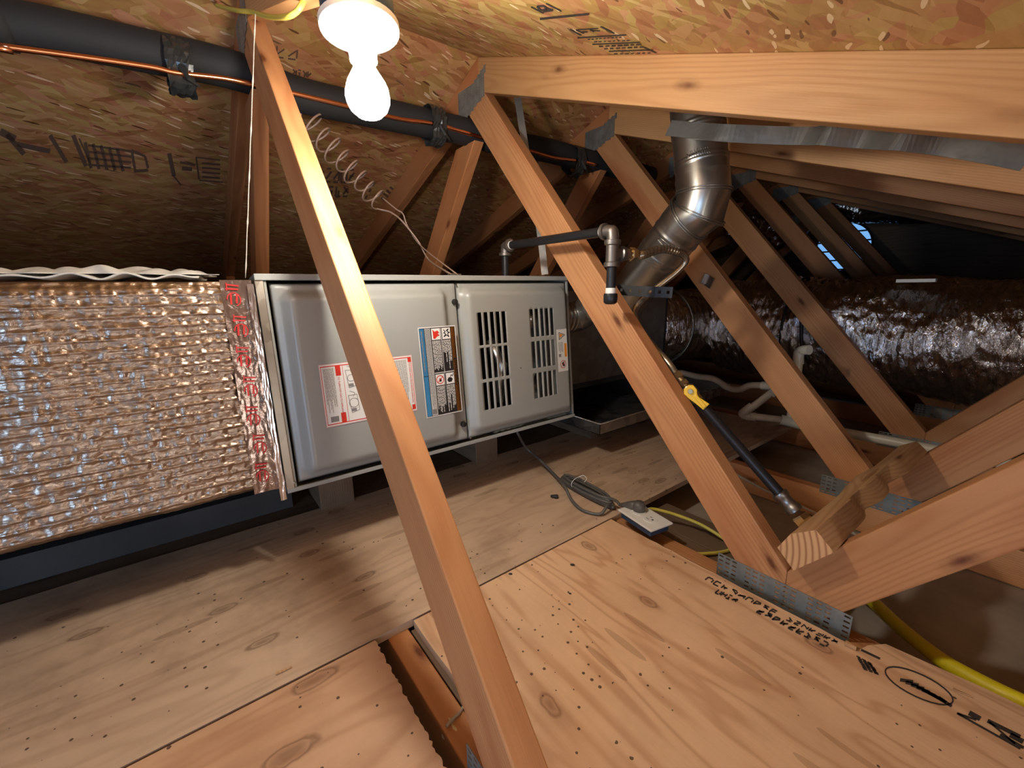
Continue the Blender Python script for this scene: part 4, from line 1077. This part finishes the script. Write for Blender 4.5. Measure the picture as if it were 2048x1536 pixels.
pvp('drain_run', [(1590, 846, 2.1), (1700, 867, 2.1), (1800, 886, 2.1), (1960, 917, 2.1), (2100, 944, 2.1)], .0150, M['pvc'], 3)
pvp('vent_riser', [(1581, 838, 2.09), (1585, 815, 2.09), (1592, 770, 2.09), (1597, 722, 2.09)], .0140, M['pvc'], 3)
pvp('vent_elbow', [(1597, 728, 2.09), (1597, 712, 2.09), (1600, 703, 2.09), (1610, 700, 2.085), (1619, 700, 2.08)], .0165, M['pvc'], 5)
m = MB(); p = at(1571, 841, 'y', 2.07)
for u, v in ((1572, 847),): m.add([at(1560, 842, 'y', 2.0505), at(1580, 846, 'y', 2.0505), at(1580, 850, 'y', 2.0505), at(1560, 846, 'y', 2.0505)], [(0, 1, 2, 3)])

# ================================================================ wood block lying in the truss joints
sec = [at(1554.6, 1095, 'y', 1.185), at(1581, 1068, 'y', 1.185), at(1632, 1060, 'y', 1.185), at(1668, 1105, 'y', 1.185), at(1587, 1141, 'y', 1.185)]
sec = [Vector((p.x, p.z)) for p in sec]; cen = sum(sec, Vector((0, 0)))/5
# finer outline
prof = []
for i in range(5):
    a, b = sec[i], sec[(i+1) % 5]
    for k in range(6): prof.append(a.lerp(b, k/6))
mb = MB(); NY = 44; Lb = .64; npf = len(prof); vs = []
for j in range(NY+1):
    t = j/NY; y = 1.185+Lb*t
    for i, p in enumerate(prof):
        d = p-cen; k = 1.0
        low = i >= 6*3-1   # lower faces carry the saw-cut hollows
        side = 6*2 <= i < 6*4
        cut = math.exp(-((t-.33)/.05)**2)*.30+math.exp(-((t-.60)/.07)**2)*.42+math.exp(-((t-.12)/.02)**2)*.05
        up = math.exp(-((t-.52)/.10)**2)*.45
        if low or side: k -= cut
        if 3 <= i <= 9: k += up*.7
        k *= (1-.18*t)
        q = cen+d*k; vs.append(Vector((q.x+.02*t, y, q.y+.018*t)))
fs = [tuple(range(npf)), tuple(reversed([NY*npf+i for i in range(npf)]))]+[(j*npf+i, (j+1)*npf+i, (j+1)*npf+(i+1) % npf, j*npf+(i+1) % npf) for j in range(NY) for i in range(npf)]
MWb = Matrix.Translation((cen.x-.03, 1.185, cen.y-.03)) @ Matrix(((0, 1, 0), (1, 0, 0), (0, 0, -1))).transposed().to_4x4() if False else Matrix.Translation((cen.x, 1.185, cen.y)) @ Matrix((Vector((0, 1, 0)), Vector((-1, 0, 0)), Vector((0, 0, 1)))).transposed().to_4x4()
inv = MWb.inverted()
# end grain material : strong rings
me_, nt, b = newmat('sawn end grain'); tc = N(nt, 'ShaderNodeTexCoord'); sep = N(nt, 'ShaderNodeSeparateXYZ'); nt.links.new(tc.outputs['Object'], sep.inputs[0])
yy = math_(nt, 'ADD', sep.outputs[1], -.16); zz = math_(nt, 'ADD', sep.outputs[2], .03); rr_ = math_(nt, 'SQRT', math_(nt, 'ADD', math_(nt, 'MULTIPLY', yy, yy), math_(nt, 'MULTIPLY', zz, zz)))
sn = math_(nt, 'POWER', math_(nt, 'ADD', math_(nt, 'MULTIPLY', math_(nt, 'SINE', math_(nt, 'MULTIPLY', rr_, 640.0)), .5), .5), 3.0)
nt.links.new(mix(nt, math_(nt, 'MULTIPLY', sn, .75), (.62, .36, .17), (.26, .09, .03)), b.inputs['Base Color']); setin(b, Roughness=.7); bump(nt, b, sn, .5, .001)
fm = [1, 0]+[0]*(len(fs)-2)
o = mesh_obj('bridging_block', [inv @ v for v in vs], fs, [M['block'], me_], mw=MWb, fmat=fm); auto_smooth(o, 38)
tag(o, 'tan wood block with sawn end grain resting in the web joint at the right', 'wood block')

# ================================================================ ceiling light
Bb = CAM+ray(741, 237)*.598      # lowest point of the bulb
Bc = Bb+Vector((-.002, 0, .030))
lamp = empty('ceiling_light', (Bb.x-.012, Bb.y, Bb.z+.17), 'bare glowing bulb in a white lampholder on a blue round box at the ridge', 'ceiling light')
top = Bb+Vector((-.012, 0, .106)); axis = (top-Bb).normalized(); LM = frame_to(top, axis) @ Matrix.Diagonal((.95, .95, .84, 1))
me2, nt, b = newmat('glowing bulb glass'); b.inputs['Base Color'].default_value = (.9, .9, .88, 1); b.inputs['Emission Color'].default_value = (1.0, .93, .82, 1); b.inputs['Emission Strength'].default_value = BULB_STRENGTH
m = MB(); m.lathe([(0, -.127), (.010, -.1255), (.019, -.121), (.0265, -.113), (.0305, -.103), (.0317, -.094), (.0308, -.084), (.0275, -.073), (.0215, -.061), (.017, -.052), (.0145, -.043), (.0132, -.034)], LM, 20)
m.build('bulb', me2, lamp, True)
m = MB(); m.lathe([(.0145, -.040), (.0195, -.038), (.0205, -.018), (.024, -.012), (.048, .004), (.0555, .008), (.0565, .016), (.054, .018)], LM, 36); m.build('lampholder', M['porcelain'], lamp, split=50)
m = MB(); m.lathe([(.050, .019), (.051, .021), (.051, .058), (.049, .060)], LM, 36); m.box((.050, -.004, .022), (.058, .004, .05), M=LM); m.build('junction_box', M['blue'], lamp, split=50)

# yellow cable at the ridge
def cable(name, pts, r, mat, label, cat, seg=10, per=8, group=None, parent=None):
    m = MB(); m.tube(smooth_path(pts, per), r, seg); o = m.build(name, mat, parent, True)
    if label: tag(o, label, cat, group)
    return o
cable('electrical_cable', [at(370, -18, 'y', .56), at(420, 6, 'y', .56), at(470, 20, 'y', .57), at(505, 24, 'y', .585), at(535, 33, 'y', .59), at(570, 34, 'y', .59), at(592, 24, 'y', .60), at(605, 5, 'y', .61), at(612, -20, 'y', .63)], .0042, M['yellow_cable'], 'yellow electrical cable looping below the ridge beside the light', 'cable')
# string from the ridge to the duct corner
sa = at(511, 20, 'y', .585); sb = at(491, 556, 'x', .18); 
P = [sa.lerp(sb, i/40)+Vector((.002*math.sin(i*.9), 0, 0)) for i in range(41)]
m = MB(); m.tube(P, [.0010+(.0008 if i % 7 == 3 else 0) for i in range(41)], 6); o = m.build('pull_string', M['string'], None, True); tag(o, 'thin pale string hanging from the ridge to the duct corner', 'string')

# ================================================================ refrigerant line set along the ridge
ls = empty('refrigerant_line', (-.09, .6, 1.06), 'black foam insulated refrigerant pipe under the ridge with bare copper line', 'pipe')
LX = -.085
fp = [Vector((LX, -1.6, 1.09)), Vector((LX, -.6, 1.085)), at(-90, 28, 'x', LX), at(0, 46, 'x', LX), at(120, 66, 'x', LX), at(300, 104, 'x', LX), at(430, 131, 'x', LX), at(520, 158, 'x', LX), at(600, 190, 'x', LX), at(740, 222, 'x', LX), at(850, 246, 'x', LX), at(940, 266, 'x', LX), at(1010, 287, 'x', LX), at(1080, 298, 'x', LX), at(1150, 315, 'x', LX), at(1210, 330, 'x', LX), at(1300, 352, 'x', LX)]
m = MB(); P = smooth_path(fp, 6); m.tube(P, [.041]*len(P), 24); m.build('foam_sleeve', M['dark_foam'], ls, True)
CX = -.040
cpp = [(-90, 76), (0, 92), (150, 112), (300, 134), (355, 146), (450, 157), (520, 172), (600, 190), (700, 214), (800, 238), (870, 248), (950, 271), (1020, 292), (1065, 303), (1110, 316), (1160, 322), (1192, 330)]
cable('copper_line', [Vector((CX, -1.6, 1.05)), Vector((CX, -.6, 1.045))]+[at(u, v, 'x', CX) for u, v in cpp], .0058, M['copper'], None, None, 12, 6, parent=ls)
for (u, v) in ((357, 128), (866, 247), (1147, 318)):
    c = at(u, v, 'x', LX+.006); y_ = c.y; m = MB(); rg = np.random.RandomState(u); vs = []; ns, nk = 9, 28
    for i in range(ns):
        for k in range(nk):
            a = 2*math.pi*k/nk; r = .0455+.007*rg.rand()+(.012 if 20 <= k <= 24 else 0); vs.append(c+Vector((r*math.cos(a), -.024+.006*i+.004*(rg.rand()-.5), r*math.sin(a)-.003)))
    m.add(vs, [(i*nk+k, i*nk+(k+1) % nk, (i+1)*nk+(k+1) % nk, (i+1)*nk+k) for i in range(ns-1) for k in range(nk)]); m.tube([c+Vector((.046, 0, -.02)), c+Vector((.055, .012, -.045)), c+Vector((.05, .03, -.055))], [.006, .005, .002], 6)
    m.build('tape_wrap', M['tape_black'], ls)
# ================================================================ thermostat wire
tw = empty('thermostat_wire', tuple(at(700, 330, 'x', -.15)), 'coiled brown thermostat wire hanging between ridge and furnace top', 'wire')
HXx = -.10
a0 = at(612, 238, 'x', HXx); a1 = at(762, 408, 'x', HXx); ax = (a1-a0); n_ = ax.normalized(); tc_ = (CAM-a0).normalized(); e1 = n_.cross(tc_).normalized(); e2 = n_.cross(e1)
turns = 8.2; P = []
for i in range(int(turns*24)):
    t = i/(turns*24); a = 2*math.pi*turns*t; r = .036*(1-.25*t)*(1+.12*math.sin(t*23)); P.append(a0+ax*t+e1*r*math.cos(a)*1.0+e2*r*math.sin(a)*.9+n_*.012*math.sin(a))
tail = [a1+n_*.02, at(800, 438, 'x', -.06), at(836, 482, 'x', -.03), at(858, 520, 'x', .0), MF @ Vector((.495, FH+.004, -.02))]
head = [at(572, 168, 'x', HXx), at(590, 195, 'x', HXx), at(602, 228, 'x', HXx)]
m = MB(); m.tube(smooth_path(head, 5)+P+smooth_path(tail, 8)[2:], .0027, 8); m.build('wire', M['wire_brown'], tw, True)
m = MB(); m.tube(smooth_path([P[-20]+n_*.012, at(792, 418, 'x', -.07), at(806, 428, 'x', -.055), at(815, 452, 'x', -.05), at(842, 492, 'x', -.02), MF @ Vector((.515, FH+.004, -.02))], 8), .0021, 8); m.build('wire', M['wire_brown'], tw, True)

# ================================================================ outlet, cord, cables
ot = empty('electrical_outlet', (.668, 1.235, .0), 'white duplex outlet on a blue box at the edge of the plywood deck', 'outlet')
OZ = .027
cs = [at(1233, 1027, 'z', OZ), at(1286, 1007, 'z', OZ), at(1340, 1044, 'z', OZ), at(1300, 1066, 'z', OZ)]
oc = sum(cs, Vector())/4; lx = ((cs[3]-cs[0])+(cs[2]-cs[1])).normalized(); OM = Matrix.Translation(oc) @ Matrix((lx, Vector((0, 0, 1)).cross(lx), Vector((0, 0, 1)))).transposed().to_4x4()
m = MB(); m.box((-.057, -.036, 0), (.057, .036, .005), M=OM); o = m.build('face_plate', M['white'], ot); bevel(o, .002)
for sx in (-.0195, .0195):
    m = MB(); m.prism([(sx+.0165*math.cos(a)*1.0, .0) for a in ()] or [(0, 0)]*0 or [(sx-.014, -.001), (sx+.014, -.001), (sx+.014, .0), (sx-.014, .0)], -.001, .001) if False else None
    k = MB(); pts = [(.0145*max(-1, min(1, 1.2*math.cos(a))), .0165*math.sin(a)) for a in [2*math.pi*i/24 for i in range(24)]]
    vs = [OM @ Vector((sx+x, y, .005)) for x, y in pts]+[OM @ Vector((sx+x, y, .0068)) for x, y in pts]
    k.add(vs, [tuple(range(24, 48))]+[(i, (i+1) % 24, (i+1) % 24+24, i+24) for i in range(24)]); rc = k.build('socket', M['white'], ot)
    k = MB(); 
    for (x, y, a, b_) in ((-.004, .006, .0035, .0008), (-.004, -.006, .0042, .0008), (.0065, 0, .0022, .0022)): k.box((sx+x-a, y-b_, .0067), (sx+x+a, y+b_, .0071), M=OM)
    k.build('slots', M['lblack'], rc)
m = MB(); m.box((-.050, -.030, -.017), (.050, .030, -.0002), M=OM); o = m.build('outlet_box', M['blue'], ot); bevel(o, .002)
pg = empty('plug', tuple(oc))
cd = empty('power_cord', (.5, 1.1, .01), 'grey power cord bundled with a white tie and plugged into the outlet', 'power cord')
bpy.data.objects.remove(pg)
pc = OM @ Vector((-.024, .004, .007))
m = MB(); m.lathe([(.0145, 0), (.016, .004), (.016, .014), (.012, .022), (0, .024)], frame_to(pc, (0, 0, 1)), 20)
pa_ = pc+Vector((0, 0, .013)); pb_ = at(1240, 1010, 'z', .03)
m.tube([pa_, pa_.lerp(pb_, .4), pa_.lerp(pb_, .8), pb_], [.0125, .011, .0065, .0045], 12); m.build('plug', M['grey_cord'], cd, True)
A_ = at(1118, 955, 'z', .012); B_ = at(1232, 1016, 'z', .012); L = (B_-A_); Ld = L.normalized(); Pd = Vector((0, 0, 1)).cross(Ld)
pts = [at(1034, 864, 'x', .26), at(1052, 895, 'z', .06), at(1080, 920, 'z', .03), at(1105, 945, 'z', .020), at(1128, 970, 'z', .030), at(1142, 998, 'z', .012), at(1165, 1020, 'z', .006), at(1200, 1028, 'z', .006), at(1215, 1010, 'z', .022)]
for k in range(5):
    z = .006+.005*k; w_ = .013+.003*(k % 3)
    for i in range(12):
        a = 2*math.pi*i/12+.5; pts.append(A_.lerp(B_, .5+.46*math.cos(a)*(1-.04*k))+Pd*w_*math.sin(a)+Vector((0, 0, z-.008)))
pts += [B_+Vector((0, 0, .02)), pb_]
m = MB(); m.tube(smooth_path(pts, 6), .0040, 10); m.build('cord', M['grey_cord'], cd, True)
tc2 = A_.lerp(B_, .36); m = MB(); m.tube([tc2+Pd*.025*math.cos(a)+Vector((0, 0, .016+.016*math.sin(a))) for a in [2*math.pi*i/20 for i in range(20)]], .0009, 6, closed=True)
m.tube(smooth_path([tc2+Vector((0, 0, .032)), tc2+Vector((.01, .012, .038)), tc2+Vector((.02, .016, .03)), tc2+Vector((.022, .004, .024))], 5), .0009, 6); m.build('twist_tie', M['white'], cd, True)
cable('electrical_cable', [OM @ Vector((-.01, .03, -.012)), at(1300, 1018, 'z', .012), at(1340, 1026, 'z', .0), at(1390, 1044, 'z', -.012), at(1424, 1062, 'z', -.02), at(1456, 1084, 'z', -.03), at(1462, 1098, 'z', -.035), at(1440, 1105, 'z', -.034), at(1405, 1108, 'z', -.030), at(1388, 1108, 'z', -.026), at(1376, 1118, 'z', -.03)], .0042, M['yellow_cable'], 'yellow cable curving from the outlet box behind the orange web', 'cable')
cable('gas_tubing', [at(1640, 1120, 'z', -.085), at(1730, 1190, 'z', -.065), at(1800, 1255, 'z', -.045), at(1880, 1318, 'z', -.03), at(1960, 1364, 'z', -.02), at(2060, 1412, 'z', -.012), at(2250, 1490, 'z', -.01)], .0125, M['yellow_pipe'], 'bright yellow plastic gas tube at the lower right corner', 'gas tube', 16)
cable('wire', [at(1465, 945, 'z', -.03), at(1540, 985, 'z', -.06), at(1640, 1030, 'z', -.07), at(1740, 1085, 'z', -.07), at(1800, 1110, 'z', -.08)], .0035, M['pvc_dirty'], 'pale cable crossing the dark bay behind the wood block', 'cable')

# ================================================================ small debris
def lump(name, pts, r, mat, label, cat):
    m = MB(); m.tube(smooth_path(pts, 4), r, 10); o = m.build(name, mat, None, True); tag(o, label, cat); return o
a = at(1101, 992, 'z', .005); b_ = at(1121, 994, 'z', .006); m = MB(); m.lathe([(0, 0), (.003, .0005), (.004, .004), (.0055, .014), (.0062, .020), (.005, .0215)], frame_to(a, b_-a), 12); o = m.build('wire_nut', M['black'], None, split=40); tag(o, 'small black wire nut on the plywood left of the cord bundle', 'wire nut')
for (u, v, s_, lab) in ((1145, 1131, .0032, 'black crumb on the pale plywood below the cord bundle'), (1021, 1149, .0026, 'black crumb beside the plywood seam'), (1140, 1188, .0018, 'tiny black crumb in the middle of the pale plywood')):
    c = at(u, v, 'z', 0); m = MB(); m.lathe([(0, 0), (s_*.8, s_*.2), (s_, s_*.7), (s_*.6, s_*1.2), (0, s_*1.3)], frame_to(c, (0, 0, 1)) @ Matrix.Diagonal((1.7, .8, 1, 1)), 8); o = m.build('crumb', M['black'], None, True); tag(o, lab, 'crumb')
for (u0, v0, u1, v1, w_, lab) in ((1906, 1378, 1943, 1394, .0016, 'thin pale wood splinter on the plywood near the yellow gas tube'), (552, 1348, 584, 1334, .0022, 'pale wood splinter on the stained plywood at the lower left'), (1690, 1288, 1712, 1300, .004, 'broken wood chip at the corner of the pale plywood')):
    p = at(u0, v0, 'z', .001); q = at(u1, v1, 'z', .001); d = (q-p).normalized(); s_ = Vector((0, 0, 1)).cross(d)*w_; m = MB(); z_ = Vector((0, 0, .0015 if w_ < .003 else .006))
    m.add([p-s_, q-s_*.4, q+s_*.4, p+s_, p-s_+z_, q-s_*.3+z_, q+s_*.3+z_, p+s_*.8+z_], [(0, 3, 2, 1), (4, 5, 6, 7), (0, 1, 5, 4), (1, 2, 6, 5), (2, 3, 7, 6), (3, 0, 4, 7)]); o = m.build('wood_splinter', M['block']); tag(o, lab, 'wood splinter')
# fluff and wires at the bottom of the slot
c = at(908, 1458, 'z', -.03); rg = np.random.RandomState(5); m = MB(); vs = []; ns, nk = 9, 14
for i in range(ns):
    ph = math.pi*i/(ns-1)
    for k in range(nk):
        a = 2*math.pi*k/nk; r = 1+.35*(rg.rand()-.5); vs.append(c+Vector((.030*math.cos(ph)*r, .017*math.sin(ph)*math.cos(a)*r, .014*math.sin(ph)*math.sin(a)*r)))
m.add(vs, [(i*nk+k, i*nk+(k+1) % nk, (i+1)*nk+(k+1) % nk, (i+1)*nk+k) for i in range(ns-1) for k in range(nk)]); o = m.build('insulation_tuft', M['fluff'], None, True); tag(o, 'pale yellow insulation tuft in the slot beside the near web', 'insulation')
cable('wire', [at(893, 1452, 'z', -.01), at(905, 1438, 'z', -.012), at(922, 1422, 'z', -.014), at(930, 1400, 'z', -.03)], .002, M['pvc_dirty'], 'thin pale wire bent across the slot in the floor', 'wire')
SC.render.film_transparent = False
